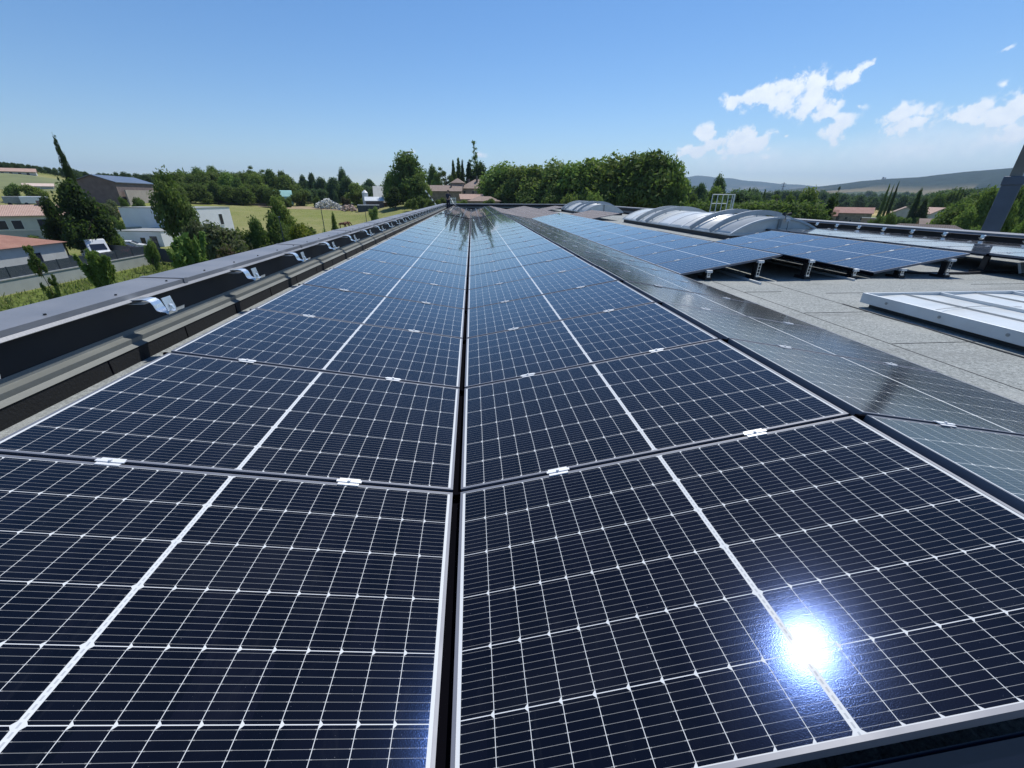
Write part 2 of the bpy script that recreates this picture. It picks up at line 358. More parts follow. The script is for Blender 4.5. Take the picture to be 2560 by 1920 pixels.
# ------------------------------------------------------------------ terrain
AZT = [-180, -70, -43, -37, -29, -20, -15, -8, 0, 10, 25, 36, 70, 180]
DT = [1, 45, 62, 85, 110, 130, 150, 200, 260, 400, 1000, 2500, 9000, 30000]
ZT = np.array([
 [-8.5]*3+[-8.5,-8.5,-8.5,-8.5,-8.5,-8.5,-8.5,-8,-8,-8,-8],
 [-8.5,-8.5,-8.4,-8.1,-7.8,-7.5,-6.8,-2.5,6,14,20,24,24,24],
 [-8.5,-8.5,-8.4,-8.1,-7.8,-7.5,-6.6,-2.6,6.5,14,20,24,24,24],
 [-8.5,-8.5,-8.5,-8.3,-6.6,-3.8,-1.2,.6,4,9,14,18,18,18],
 [-8.5,-8.5,-8.5,-8.3,-7.2,-5.6,-4.1,-1.9,.6,4,9,12,12,12],
 [-8.5,-8.5,-8.5,-8.3,-7.3,-6.3,-5.3,-3.3,-.8,2.5,6,9,9,9],
 [-8.5,-8.5,-8.5,-8.3,-7.4,-6.5,-5.6,-4.1,-1.5,2,5,7,7,7],
 [-8.5,-8.5,-8.5,-8,-6.4,-4.4,-3.1,-2.4,-1,1.5,3,5,5,5],
 [-8.5,-8.5,-8.5,-8,-6.4,-4.5,-3.3,-2.2,-1,0,2,3,3,3],
 [-8.5,-8.5,-8.5,-8.3,-8,-7.5,-7,-6,-5,-4,-3,-3,-3,-3],
 [-8.5,-8.5,-8.5,-8.4,-8.2,-8,-8,-7.8,-7.8,-8,-8.6,-12,-14,-14],
 [-8.5,-8.5,-8.5,-8.5,-8.5,-8.4,-8.4,-8.4,-8.4,-8.5,-9.2,-13,-15,-15],
 [-8.5,-8.5,-8.5,-8.5,-8.5,-8.4,-8.4,-8.4,-8.4,-8.5,-9.2,-13,-15,-15],
 [-8.5]*3+[-8.5,-8.5,-8.5,-8.5,-8.5,-8.5,-8.5,-8,-10,-12,-12]])
LD = np.log(DT)
def tz(x, y):
    x = np.asarray(x, float); y = np.asarray(y, float)
    az = np.degrees(np.arctan2(x, y)); ld = np.log(np.clip(np.hypot(x, y), 1.01, 29000))
    i = np.clip(np.searchsorted(AZT, az)-1, 0, len(AZT)-2); a = np.array(AZT, float); fa = (az-a[i])/(a[i+1]-a[i]); fa = fa*fa*(3-2*fa)
    j = np.clip(np.searchsorted(LD, ld)-1, 0, len(LD)-2); fd = (ld-LD[j])/(LD[j+1]-LD[j])
    return (ZT[i, j]*(1-fd)+ZT[i, j+1]*fd)*(1-fa)+(ZT[i+1, j]*(1-fd)+ZT[i+1, j+1]*fd)*fa
def grid_mesh(name, X, Y, Z, mat):
    n, k = X.shape; vs = np.stack([X, Y, Z], -1).reshape(-1, 3)
    ii, jj = np.meshgrid(np.arange(n-1), np.arange(k-1), indexing='ij'); a = (ii*k+jj).ravel()
    fs = np.stack([a, a+1, a+k+1, a+k], -1)
    me = bpy.data.meshes.new(name); me.from_pydata(vs.tolist(), [], fs.tolist()); me.materials.append(mat); me.update()
    for p in me.polygons: p.use_smooth = True
    return me
az = np.radians(np.linspace(-180, 180, 241)); rr = np.concatenate([[.5, 20, 40], np.geomspace(45, 12300, 90)])
RRg, AZg = np.meshgrid(rr, az, indexing='ij'); GX, GY = RRg*np.sin(AZg), RRg*np.cos(AZg)
tag(link('ground', grid_mesh('ground', GX, GY, tz(GX, GY), M['ground'])), kind='structure')
def drape(name, corners, mat, up=.03, n=24):
    c = [np.array(q, float) for q in corners]; s, t = np.meshgrid(np.linspace(0, 1, n), np.linspace(0, 1, n), indexing='ij')
    P = ((1-s)*(1-t))[..., None]*c[0]+(s*(1-t))[..., None]*c[1]+(s*t)[..., None]*c[2]+((1-s)*t)[..., None]*c[3]
    return tag(link(name, grid_mesh(name, P[..., 0], P[..., 1], tz(P[..., 0], P[..., 1])+up, mat)), kind='structure')
def xy(u, D):
    p = at(u, 490, D=D); return p.x, p.y
def dr(name, mat, q, up=.03): return drape(name, [xy(u, D) for u, D in q], mat, up)
drape('verge', [(-42, 10), (-4, 10), (-4, 70), (-42, 70)], M['verge'], .012)
drape('yard', [(-48.6, 20), (-42.7, 20), (-43.6, 66), (-62, 66)], M['asph'], .03)
dr('road', M['asph'], [(690, 70), (1120, 70), (1120, 76), (690, 76)])
dr('stubble_field', M['straw'], [(2090, 330), (2330, 300), (2330, 420), (2090, 470)], .05)
dr('ripe_field', M['straw2'], [(2090, 474), (2330, 424), (2330, 660), (2090, 900)], .05)
dr('green_field', M['vine'], [(2110, 905), (2330, 665), (2420, 800), (2110, 1300)], .05)
dr('vine_field', M['vine'], [(700, 230), (960, 215), (960, 330), (700, 360)], .04)
dr('bare_strip', M['bare'], [(640, 172), (960, 168), (960, 178), (640, 190)], .04)
dr('hill_field', simple('hill_meadow', (.15, .17, .07), .95, 0, .2, .1), [(-40, 225), (170, 215), (170, 262), (-40, 275)], .04)
def hill(name, prof, D, depth, mat, base=-15, seed=1):
    us = np.array([p[0] for p in prof], float); vs_ = np.array([p[1] for p in prof], float)
    uu = np.linspace(us[0], us[-1], 180); vv = np.interp(uu, us, vs_)
    r = np.random.default_rng(seed); k = np.convolve(r.normal(0, 1, 220), np.ones(9)/9, 'same')[:180]*1.0
    tt = np.linspace(-1, 1.2, 30); X = np.zeros((180, 30)); Y = X.copy(); Z = X.copy()
    rough = r.normal(0, 1, (180, 30))
    for i, (u, v) in enumerate(zip(uu, vv)):
        p = at(u, v-k[i]*.5, D=D); e = math.hypot(p.x, p.y); dx, dy = p.x/e, p.y/e
        for j, t in enumerate(tt):
            h = math.cos(min(1, abs(t))*math.pi/2)**1.3
            X[i, j] = dx*(D+t*depth); Y[i, j] = dy*(D+t*depth); Z[i, j] = base+(p.z-base)*h*(1 if t == 0 else 1+.0*t)+rough[i, j]*6*h*(1-h)
    return tag(link(name, grid_mesh(name, X, Y, Z, mat)), kind='structure')
HM1 = mat_hill('wooded_hill', (.026, .040, .034), (.08, .10, .055), (.19, .165, .10), 35, 75)
HM2 = mat_hill('far_hill', (.03, .045, .025), (.14, .14, .07), (.22, .19, .13), 60, 200)
hill('hills', [(1930, 478), (2000, 471), (2060, 466), (2110, 460), (2150, 454), (2190, 451), (2220, 448.5), (2300, 444), (2360, 437), (2420, 431), (2480, 426), (2534, 422), (2600, 419), (2700, 417), (2850, 425), (3000, 450)], 4200, 1900, HM1, seed=3)
hill('hills', [(1560, 478), (1640, 462), (1690, 448), (1742, 439), (1775, 442), (1800, 446), (1830, 446), (1860, 452), (1900, 454), (1950, 460), (2000, 462), (2040, 466), (2090, 468), (2200, 474)], 9200, 2200, HM2, base=-15, seed=8)

XVG = -.1072
# ------------------------------------------------------------------ roof of the industrial building
ZR = -1.28; X0, X1, Y0, Y1 = -3.26, 13.2, -9.0, 49.4
bld = empty('industrial_building', (5, 20, -8.5), 'large flat roofed industrial building with grey granulated roof and dark metal parapet', 'building')
def part(o):
    o.parent = bld; o.matrix_parent_inverse = Matrix.Translation((-5, -20, 8.5)); return o
part(MB().box(X0+.2, X1-.2, Y0, Y1-.2, ZR-.35, ZR).build('roof_membrane', M['roof']))
b = MB(); b.box(X0+.06, X0+.19, Y0, Y1-.1, -8.7, -1.1); b.box(X1-.19, X1-.06, Y0, Y1-.1, -8.7, -1.1); b.box(X0+.2, X1-.2, Y1-.19, Y1-.06, -8.7, -1.1); b.box(X0+.2, X1-.2, Y0-.2, Y0-.01, -8.7, -1.1)
part(b.build('outer_wall', M['conc']))
def parapet(axis, mir, a, b_, off):
    """inner edge profile at x = -2.82 for the left side; mirrored and shifted for the others"""
    S = lambda pr: [((off+mir*p), q) for p, q in pr]
    up = MB().extrude(S([(-3.04, ZR-.02), (-2.82, ZR-.02), (-2.82, -1.16), (-3.04, -1.16)]), a, b_, axis).build('upstand', M['bitu'])
    sk = MB().extrude(S([(-3.03, -1.157), (-2.815, -1.157), (-2.86, -1.135), (-2.86, -1.098), (-2.925, -1.085), (-2.936, -1.045), (-3.03, -1.045)]), a, b_, axis).build('sheet_flashing', M['skirt'])
    wl = MB().extrude(S([(-3.05, -1.156), (-2.94, -1.156), (-2.94, -.80), (-3.05, -.80)]), a, b_, axis).build('inner_cladding', M['wallpar'])
    cp = MB().extrude(S([(-3.26, -.93), (-3.26, -.74), (-2.87, -.757), (-2.87, -.797), (-2.848, -.817), (-2.856, -.823), (-2.885, -.802), (-2.89, -.775), (-3.24, -.76), (-3.245, -.93)]), a, b_, axis).build('coping', M['cap'])
    return [up, sk, wl, cp]
left = parapet('y', 1, Y0, Y1-.45, 0); right = parapet('y', -1, Y0, Y1-.45, X0+X1-.0)
far = parapet('x', -1, X0, X1, Y1-3.26)
for o in left+right+far: part(o)
# joints in the flashing and coping, screws in the coping
def repeat_part(mb, name, mat_, ys):
    o = part(mb.build(name, mat_))
    for k, y in enumerate(ys):
        c = o if k == 0 else o.copy()
        if k: COL.objects.link(c)
        c.location = (0, y, 0)
repeat_part(MB().box(-2.822, -2.817, 0, .010, ZR+.005, -1.158), 'upstand_joint', M['black'], [.4+.92*k for k in range(30)])
repeat_part(MB().extrude([(-3.262, -.737), (-2.866, -.754), (-2.866, -.80), (-2.862, -.80), (-2.862, -.750), (-3.262, -.733)], 0, .05, 'y'), 'coping_joint', M['cap'], [1.3+3.05*k for k in range(15)])
repeat_part(MB().tube([(-2.93, 0, -.757), (-2.93, 0, -.744)], .009, 8), 'coping_screw', M['plastic'], [.55+.61*k for k in range(40)])
repeat_part(MB().box(XVG-.05, XVG+.05, 0, 44.1, ZR+.002, ZR+.06), 'added_valley_strip', M['black'], [.3])  # black strip added to stand for the shade in the valley gap
# laps between the membrane sheets
b = MB()
for x in (4.0, 5.0-.12, 9.7, 2.05): b.box(x, x+.006, -8, 5.0 if x == 2.05 else 48, ZR-.01, ZR+.004)
for (xa, xb, y) in ((4.02, 4.9, 4.55), (5.2, 8.2, 5.6), (4.02, 7, 3.4), (7, 12, 9.6), (4.02, 4.6, 5.75), (8.2, 9.7, 6.1), (9.8, 11.6, 5.2)): b.box(xa, xb, y, y+.004, ZR-.01, ZR+.005)
part(b.build('membrane_lap', simple('lap_seam', (.13, .13, .125), .9)))

# ------------------------------------------------------------------ solar arrays
LP, WP, TILT = 1.755, 1.038, .1756
XV, ZV, VG, RG, PY = -.1072, -1.1728, .0174, .0322, 1.058
HW = LP*math.cos(TILT)+VG+RG
def panel_meshes(L=LP):
    g = MB().add([(.009, .009, 0), (L-.009, .009, 0), (L-.009, WP-.009, 0), (.009, WP-.009, 0)], [(0, 1, 2, 3)])
    g.add([(.009, .009, -.028), (L-.009, .009, -.028), (L-.009, WP-.009, -.028), (.009, WP-.009, -.028)], [(3, 2, 1, 0)])
    gm = bpy.data.meshes.new('glass_face'); gm.from_pydata(g.v[:4], [], [(0, 1, 2, 3)]); gm.materials.append(M['cells'])
    f = MB()
    for (x0, x1, y0, y1) in ((0, L, 0, .0105), (0, L, WP-.0105, WP), (0, .0105, .0105, WP-.0105), (L-.0105, L, .0105, WP-.0105)):
        f.box(x0, x1, y0, y1, -.034, .0012)
    f.box(.011, L-.011, .011, WP-.011, -.012, -.006)       # back sheet
    fm = f.mesh('frame', M['frame'])
    r = MB().box(-.035, L+.035, WP+.002, WP+.018, -.060, -.010).mesh('mounting_rail', M['black'])
    c = MB(); c.box(-.042, .042, -.011, .031, .0014, .0045); c.box(-.05, .05, .003, .017, .0045, .0085)
    c.tube([(0, .010, .0085), (0, .010, .0150)], .0065, 8); c.tube([(0, .010, .0150), (0, .010, .0152)], .0028, 6)
    cm = c.mesh('clamp', M['clamp'])
    return gm, fm, r, cm
PM = panel_meshes(); DULL = PM[0].copy(); DULL.materials.clear(); DULL.materials.append(M['dull'])
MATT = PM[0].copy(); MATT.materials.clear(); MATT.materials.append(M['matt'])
PALL = {}
def make_panel():
    o = empty('solar_panel', (0, 0, 0), 'x', 'solar panel', 'solar panels on the flat roof')
    link('cell_face', PM[0], o); link('frame', PM[1], o); link('mounting_rail', PM[2], o)
    for x in (.435, 1.32):
        c = link('clamp', PM[3], o); c.location = (x, WP, 0)
    return o
PROTO = make_panel(); USED = [False]
def place_panel(origin, flip, tilt, label, group, dull=False):
    if not USED[0]: o = PROTO; USED[0] = True
    else:
        o = PROTO.copy(); COL.objects.link(o)
        for ch in list(PROTO.children):
            c = ch.copy(); COL.objects.link(c); c.parent = o
    Mx = Matrix.Translation(origin) @ (Matrix.Rotation(math.pi, 4, 'Z') if flip else Matrix.Identity(4)) @ Matrix.Rotation(-tilt, 4, 'Y')
    o.matrix_basis = Mx; o['label'] = label; o['group'] = group
    if dull or flip:
        for ch in o.children:
            if ch.name.startswith('cell_face'): ch.data = DULL if dull else MATT if group.find('first ridge') > 0 else PM[0]
    return o
def slope(j, y0, n, where, group, dull=False):
    """j = half bay number: even j rises to the right from valley j, odd j falls to the right from ridge j"""
    for k in range(n):
        y = y0+k*PY+.01; jit = random.uniform(-.0018, .0018)
        lab = '%s panel, %s from the viewer %s' % ('dull brownish' if dull else 'solar', ordn(k+1), where)
        if j % 2 == 0: place_panel((XV+j*HW+VG, y, ZV), False, TILT+jit, lab, group, dull)
        else: place_panel((XV+(j+1)*HW-VG, y+WP, ZV), True, TILT+jit, lab, group, dull)
YA = 1.4331-PY; YB = 25.45; YN = 1.4331+5*PY
slope(-1, YA, 23, 'in the slope beside the left parapet', 'panels in the slope beside the left parapet')
slope(0, YA, 23, 'in the slope right of the central valley', 'panels in the slope right of the central valley')
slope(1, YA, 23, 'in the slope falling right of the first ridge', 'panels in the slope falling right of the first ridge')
slope(2, YN, 18, 'in the slope rising from the second valley', 'panels in the slope rising from the second valley')
slope(3, YN, 5, 'in the slope falling from the second ridge', 'panels in the slope falling from the second ridge')
slope(4, YN, 5, 'in the short table before the barrel skylight', 'panels in the short table before the barrel skylight')
for j, wv in ((-1, 'beyond the walkway by the left parapet'), (0, 'beyond the walkway, right of the valley'),
              (1, 'beyond the walkway, right of the ridge'), (2, 'beyond the walkway, right of the second valley')):
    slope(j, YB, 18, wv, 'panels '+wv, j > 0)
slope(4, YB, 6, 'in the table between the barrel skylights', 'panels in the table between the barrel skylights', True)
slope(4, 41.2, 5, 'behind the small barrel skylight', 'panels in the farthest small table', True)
# low flat tables along the right parapet
def flat_table(x0, y0, n, where, group):
    for k in range(n):
        o = place_panel((x0, y0+k*PY, -.912), False, 0.004, 'pale panel, %s from the viewer %s' % (ordn(k+1), where), group)
flat_table(9.64, 2.9, 10, 'in the raised table by the right parapet', 'panels of the flat table along the right parapet')
flat_table(9.62, 14.6, 9, 'in the flat table right of the barrel skylight', 'panels of the flat table beside the barrel skylight')
# narrower second row of those tables
PM2 = []
def narrow():
    gm = bpy.data.meshes.new('half_face'); gm.from_pydata([(.009, .009, 0), (.85, .009, 0), (.85, WP-.009, 0), (.009, WP-.009, 0)], [], [(0, 1, 2, 3)]); gm.materials.append(M['cells'])
    f = MB()
    for (x0, x1, y0, y1) in ((0, .86, 0, .0105), (0, .86, WP-.0105, WP), (0, .0105, .0105, WP-.0105), (.8495, .86, .0105, WP-.0105)): f.box(x0, x1, y0, y1, -.034, .0012)
    f.box(.011, .849, .011, WP-.011, -.012, -.006)
    return gm, f.mesh('frame', M['frame'])
NM = narrow()
for y0, n, wv in ((2.9, 10, 'in the narrow row touching the right parapet'), (14.6, 9, 'in the narrow row between barrel skylight and right parapet')):
    for k in range(n):
        o = empty('narrow_solar_panel', (11.40, y0+k*PY, -.912), 'narrow panel, %s from the viewer %s' % (ordn(k+1), wv), 'solar panel', 'narrow panels '+wv)
        link('cell_face', NM[0], o); link('frame', NM[1], o)
        c = link('clamp', PM[3], o); c.location = (.43, WP, 0)
df = MB().add([(.0, .372, ZV-.04), (1.72, .372, ZV+1.72*math.tan(TILT)-.045), (1.9, .02, ZR+.01), (.0, .02, ZR+.01)], [(0, 1, 2, 3)]).add([(.0, .364, ZV-.04), (1.72, .364, ZV+1.72*math.tan(TILT)-.045), (1.9, .012, ZR+.004), (.0, .012, ZR+.004)], [(0, 3, 2, 1)]).build('added_dark_sheet', simple('black_sheet', (.004, .006, .018), .35, 0, .1))
tag(df, 'added black filler sheet below the front edge of the nearest right panel', 'filler')  # added black sheet, keeps the sky-lit roof corner under the panel dark
# perforated support brackets on the open ends
def support(h, xs, ys, label, zt):
    o = empty('panel_support', (xs, ys, ZR), label, 'support', 'perforated supports under the open panel ends')
    MB().box(-.06, .06, -.03, .22, .0, .045).build('rubber_base', M['plastic'], o)
    b = MB(); zb = .07
    b.box(-.028, -.020, -.012, -.006, zb, zb+h); b.box(.020, .028, -.012, -.006, zb, zb+h)
    k = max(2, int(h/.05))
    for i in range(k+1): b.box(-.020, .020, -.012, -.006, zb+i*(h-.008)/k, zb+i*(h-.008)/k+.008)
    b.box(-.03, .03, -.02, .02, zb-.022, zb)
    b.build('perforated_strip', M['galv'], o)
    MB().box(-.03, .0, .02, .12, .045, .06+h).build('web', M['plastic'], o)
    MB().box(-.048, .048, -.035, .03, zb+h-.0, zb+h+.040).build('end_clamp', M['clamp'], o)
    return o
for (xs, s, lab) in ((3.96, .43, 'short perforated support under the low corner left of the open array end'), (4.84, 1.32, 'tall perforated support left of the second ridge at the open array end'),
                (5.76, 1.32, 'tall perforated support right of the second ridge at the open array end'), (6.64, .43, 'short perforated support left of the third valley at the open array end'),
                (7.55, .43, 'short perforated support right of the third valley at the open array end'), (8.43, 1.32, 'tall dark support under the high right corner of the short table')):
    zs = ZV+s*math.sin(TILT)-.035
    support(zs-ZR-.07-.02, xs, YN-.005, lab, zs)
# rails lying on the roof under the open end
for xx, ya, yb, lab in ((4.62, 6.3, 24, 'thin pale rail on the roof under the array left of the second ridge'), (6.45, 6.5, 12, 'thin pale rail on the roof under the third valley')):
    r = MB().box(xx, xx+.035, ya, yb, ZR, ZR+.035).build('base_rail', M['offw']); tag(r, lab, 'rail')
c = MB().tube([(8.0, 7.15, ZR+.03), (8.4, 7.05, ZR+.025), (9.2, 7.0, ZR+.025), (9.9, 7.1, ZR+.025), (10.6, 6.9, ZR+.025), (11.5, 6.6, ZR+.03)], .022, 8).build('cable_conduit', M['plastic'], smooth=True)
tag(c, 'black cable conduit lying on the roof from the short table to the right tables', 'conduit')
for i, (x, y) in enumerate(((9.75, 7.2), (9.75, 9.4), (9.75, 11.6), (9.75, 5.2))):
    b = empty('panel_support', (x, y, ZR), 'dark support under the left edge of the right flat table, %s from the viewer' % ordn([2, 3, 4, 1][i]), 'support', 'supports under the right flat table')
    MB().box(-.13, .13, -.1, .1, 0, .05).build('rubber_base', M['plastic'], b); MB().box(-.02, .02, -.05, .05, .05, .325).build('web', M['plastic'], b)
b = MB().box(-.16, .16, -.02, .02, -.10, .10).build('ballast_plate', M['offw']); b.location = (10.25, 6.9, ZR+.13); b.rotation_euler = (R_(-25), 0, R_(8)); tag(b, 'tilted pale ballast plate in the shade under the right flat table', 'plate')
b = MB().box(-.08, .08, -.015, .015, -.05, .05).build('junction_box', M['white'], bevel=.004); b.location = (9.85, 7.9, ZR+.18); tag(b, 'small white junction box in the shade under the right flat table', 'box')

# curved brackets along the parapets
def bracket_mesh():
    pr = [(-2.94, -.806), (-2.84, -.806), (-2.775, -.806), (-2.74, -.812), (-2.715, -.830), (-2.703, -.855), (-2.695, -.885), (-2.685, -.902), (-2.665, -.910), (-2.625, -.915), (-2.612, -.930), (-2.602, -.930), (-2.59, -.905), (-2.575, -.898), (-2.555, -.905), (-2.535, -.900), (-2.527, -.875)]
    t = .004; s = MB()
    up = [(x, z+t) for x, z in pr]
    prof = pr+up[::-1]
    n = len(pr)
    for i in range(n-1):
        s.extrude([pr[i], pr[i+1], up[i+1], up[i]], -.055, .055, 'y')
    s.extrude([(-2.602, -.90), (-2.598, -.90), (-2.618, -.792), (-2.622, -.792)], -.055, .055, 'y')
    s.extrude([(-2.60, -.872), (-2.596, -.872), (-2.58, -.895), (-2.576, -.892), (-2.585, -.862), (-2.605, -.850)], -.012, .012, 'y')
    pl = MB().box(-2.94, -2.77, -.05, .05, -.842, -.838)
    vs = s
    for L_ in (s.v, pl.v):
        for i, q in enumerate(L_): L_[i] = (q[0]+2.94, q[1], q[2]+.84)
    return vs.mesh('bracket_arm', M['galv']), pl.mesh('back_plate', M['clamp'])
BR = bracket_mesh()
def bracket(x, y, rz, label, group):
    o = empty('gutter_bracket', (x, y, -.84), label, 'bracket', group, rz); link('bracket_arm', BR[0], o); link('back_plate', BR[1], o); return o
for k in range(-2, 29):
    bracket(-2.94, 3.69+1.53*k, 0, 'curved galvanised bracket on the left parapet, %s from the viewer' % ordn(k+3), 'curved brackets along the left parapet')
for k in range(0, 29):
    bracket(X0+X1+2.94, 5.2+.9*k, math.pi, 'small galvanised bracket on the right parapet, %s from the viewer' % ordn(k+1), 'small brackets along the right parapet').scale = (.5, .6, .8)

# ------------------------------------------------------------------ skylights
def barrel(xa, xb, ya, yb, ze, rise, label, ribs, pairs, name='barrel_skylight'):
    o = empty(name, ((xa+xb)/2, (ya+yb)/2, ZR), label, 'skylight'); cx, cy = (xa+xb)/2, (ya+yb)/2; hw = (xb-xa)/2; l = (yb-ya)/2
    MB().box(-hw+.03, hw-.03, -l+.03, l-.03, 0, ze-ZR-.05).build('curb', M['curb'], o)
    MB().box(-hw-.03, hw+.03, -l-.03, l+.03, ze-ZR-.05, ze-ZR).build('base_frame', M['offw'], o)
    Rr = (hw*hw+rise*rise)/(2*rise); a0 = math.asin(hw/Rr); zc = ze-ZR+rise-Rr
    arc = lambda r, n=28, f=1.: [(r*math.sin(-a0*f+2*a0*f*i/n), zc+r*math.cos(-a0*f+2*a0*f*i/n)) for i in range(n+1)]
    inner, outer = arc(Rr-.02), arc(Rr)
    v = MB(); v.extrude(outer+inner[::-1], -l, l, 'y'); ob = v.build('vault_sheet', M['poly'], o)
    for p in ob.data.polygons: p.use_smooth = abs(p.normal.y) < .5
    pr = arc(Rr-.03, 28, .995)
    for s in (-1, 1):
        y = s*(l-.02); MB().extrude(pr, y, y-s*.012, 'y').build('end_panel', M['poly'], o)
    for s in (-1, 1):
        rim = MB(); rim.extrude(arc(Rr+.022)+arc(Rr-.04)[::-1], s*l-.02, s*l+.04, 'y'); rim.build('end_rim', M['offw'], o); MB().box(-.045, .045, s*l-.02+s*.012, s*l+.01+s*.012, ze-ZR+.002, zc+Rr-.045).build('mullion', M['shut'], o)
    for k in range(1, ribs):
        y = -l+2*l*k/ribs; MB().extrude(arc(Rr+.016)+arc(Rr-.005)[::-1], y-.026, y+.026, 'y').build('rib', M['white'], o)
    for py in pairs:
        y = py-cy; g = MB(); g.extrude(arc(Rr+.20, 20, 1.08)+arc(Rr+.05, 20, 1.08)[::-1], y-.012, y+.012, 'y'); g.extrude(arc(Rr+.205, 20, 1.08)+arc(Rr+.195, 20, 1.08)[::-1], y+.012, y+.07, 'y')
        for i in (1, 5, 9, 13, 17, 19):
            p, q = arc(Rr, 20)[i]; g.box(p-.012, p+.012, y-.02, y+.02, q, q+.14)
        g.build('opening_channel', M['chan'], o, smooth=False)
    return o
barrel(8.45, 11.65, 13.5, 24.0, -1.08, .50, 'large milky barrel vault skylight with curved metal channels, beyond the short panel table', 9, (14.5, 15.9, 20.3, 21.5))
barrel(8.55, 11.6, 33.2, 42.2, -1.05, .55, 'small distant barrel vault skylight between the plane trees and the large barrel skylight', 7, (34.6, 36.4, 39.6, 41))
# flat skylight on the right
fs = empty('flat_skylight', (6.6, 3.0, ZR), 'low flat skylight with white frame and milky panes on the bare roof at the right', 'skylight')
fx0, fx1, fy0, fy1 = 4.98-6.6, 1.6, -2.2, 4.82-3.0; zt = .17
MB().box(fx0+.09, fx1-.09, fy0+.09, fy1-.06, 0, .07).build('curb', M['curb'], fs)
b = MB(); b.box(fx0, fx0+.035, fy0, fy1, .06, zt+.012); b.box(fx1-.035, fx1, fy0, fy1, .06, zt+.012); b.box(fx0+.035, fx1-.035, fy0, fy0+.035, .06, zt+.012); b.box(fx0+.035, fx1-.035, fy1-.03, fy1, .06, zt+.012)
b.build('frame', M['offw'], fs, bevel=.004)
b = MB()
for i in range(3):
    xa = fx0+.035+i*1.055; xb = xa+1.055 if i < 2 else fx1-.035; xm = (xa+xb)/2
    b.add([(xa, fy0+.035, zt-.03), (xm, fy0+.035, zt-.012), (xm, fy1-.03, zt-.012), (xa, fy1-.03, zt-.03)], [(0, 1, 2, 3)])
    b.add([(xm, fy0+.035, zt-.012), (xb, fy0+.035, zt-.03), (xb, fy1-.03, zt-.03), (xm, fy1-.03, zt-.012)], [(0, 1, 2, 3)])
b.build('milky_pane', M['poly'], fs)
b = MB()
for i in (1, 2): x = fx0+.035+i*1.055; b.box(x-.018, x+.018, fy0+.036, fy1-.031, zt-.035, zt+.006)
b.build('glazing_bar', M['offw'], fs)
b = MB()
for i in range(3):
    x = fx0+.035+(i+.5)*1.05; b.box(x-.022, x-.016, fy0+.036, fy1-.031, zt-.02, zt-.004); b.box(x+.03, x+.036, fy0+.036, fy1-.031, zt-.02, zt-.006)
b.tube([(fx0+.03, .95, zt+.008), (fx0+.3, 1.04, zt+.0), (fx0+.8, 1.10, zt+.002), (fx0+1.2, 1.02, zt+.004)], .004, 6)
b.build('joint_seal', simple('grey_seal', (.40, .41, .40), .7), fs)
b = MB()
for k in range(7): b.tube([(fx0-.004, fy1-.35-.62*k, .125), (fx0+.001, fy1-.35-.62*k, .125)], .016, 10)
b.build('rivet', M['shut'], fs)
b = MB().tube([(fx0-.10, 1.95, .004), (fx0-.12, 1.3, .006), (fx0-.09, .9, .004), (fx0-.14, .2, .006), (fx0-.11, -.6, .004), (fx0-.13, -2., .004)], .008, 6).build('sealant_bead', M['curb'], fs)
# stray membrane flap line by the skylight
# ------------------------------------------------------------------ things beyond the parapet edge
cg = empty('ladder_cage', (12.9, 23.0, -.76), 'light grey tubular guard cage of the access ladder behind the large barrel skylight', 'ladder guard')
b = MB(); W, H, Dp = 1.05, .92, .75
for x in (0, .26, .52, .78): b.tube([(x, 0, -.3), (x-.0, 0, H)], .022, 6)
for z in (.05, .48, H): b.tube([(0, 0, z), (.78, 0, z)], .022, 6)
b.build('guard_front', M['offw'], cg)
b = MB()
for x, y in ((1.0, .1), (1.12, .3), (1.2, .5)): b.tube([(x, y, -.3), (x, y, H)], .02, 6)
for z in (.05, H): b.tube([(.78, 0, z), (1.0, .1, z), (1.12, .3, z), (1.2, .5, z)], .02, 6)
b.build('cage_side', M['offw'], cg)
cg.rotation_euler = (0, 0, R_(-20))
# crane mast beyond the right parapet
cr = empty('crane_mast', (14.85, 11.2, -8.5), 'dark steel box section mast of a crane rising just beyond the right parapet', 'crane', rz=R_(38))
MB().box(-.165, .165, -.19, .19, 0, 9.0).build('outer_section', M['steel'], cr, bevel=.03)
MB().box(-.19, .19, -.215, .215, 8.86, 9.08).build('collar', M['steel'], cr, bevel=.02)
MB().box(-.11, .11, -.12, .12, 9.05, 20).build('inner_section', M['steel2'], cr, bevel=.02)
b = MB(); b.tube([(.22, -.1, 8.0), (.24, -.1, 14), (.22, -.1, 20)], .02, 6); b.tube([(.16, -.1, 8.0), (.24, -.1, 8.0)], .02, 6); b.build('cable', M['plastic'], cr)
MB().box(-1.2, 1.2, -1.2, 1.2, 0, .9).build('chassis', M['steel'], cr, bevel=.08)
# twin floodlight on the barrel end
fl = empty('floodlight', (10.15, 13.42, -.575), 'small black twin spotlight on top of the large barrel skylight end', 'light')
MB().tube([(0, 0, -.06), (0, 0, .06)], .012, 6).build('stem', M['plastic'], fl)
for s in (-1, 1): MB().tube([(s*.03, 0, .09), (s*.13, -.05, .12)], [.035, .05], 10).build('lamp_head', M['plastic'], fl)
MB().box(.05, .17, -.02, .02, -.12, -.02).build('box', M['white'], fl); MB().tube([(.11, -.02, -.1), (.13, -.03, -.3), (.03, -.03, -.45)], .008, 6).build('cable', M['plastic'], fl)

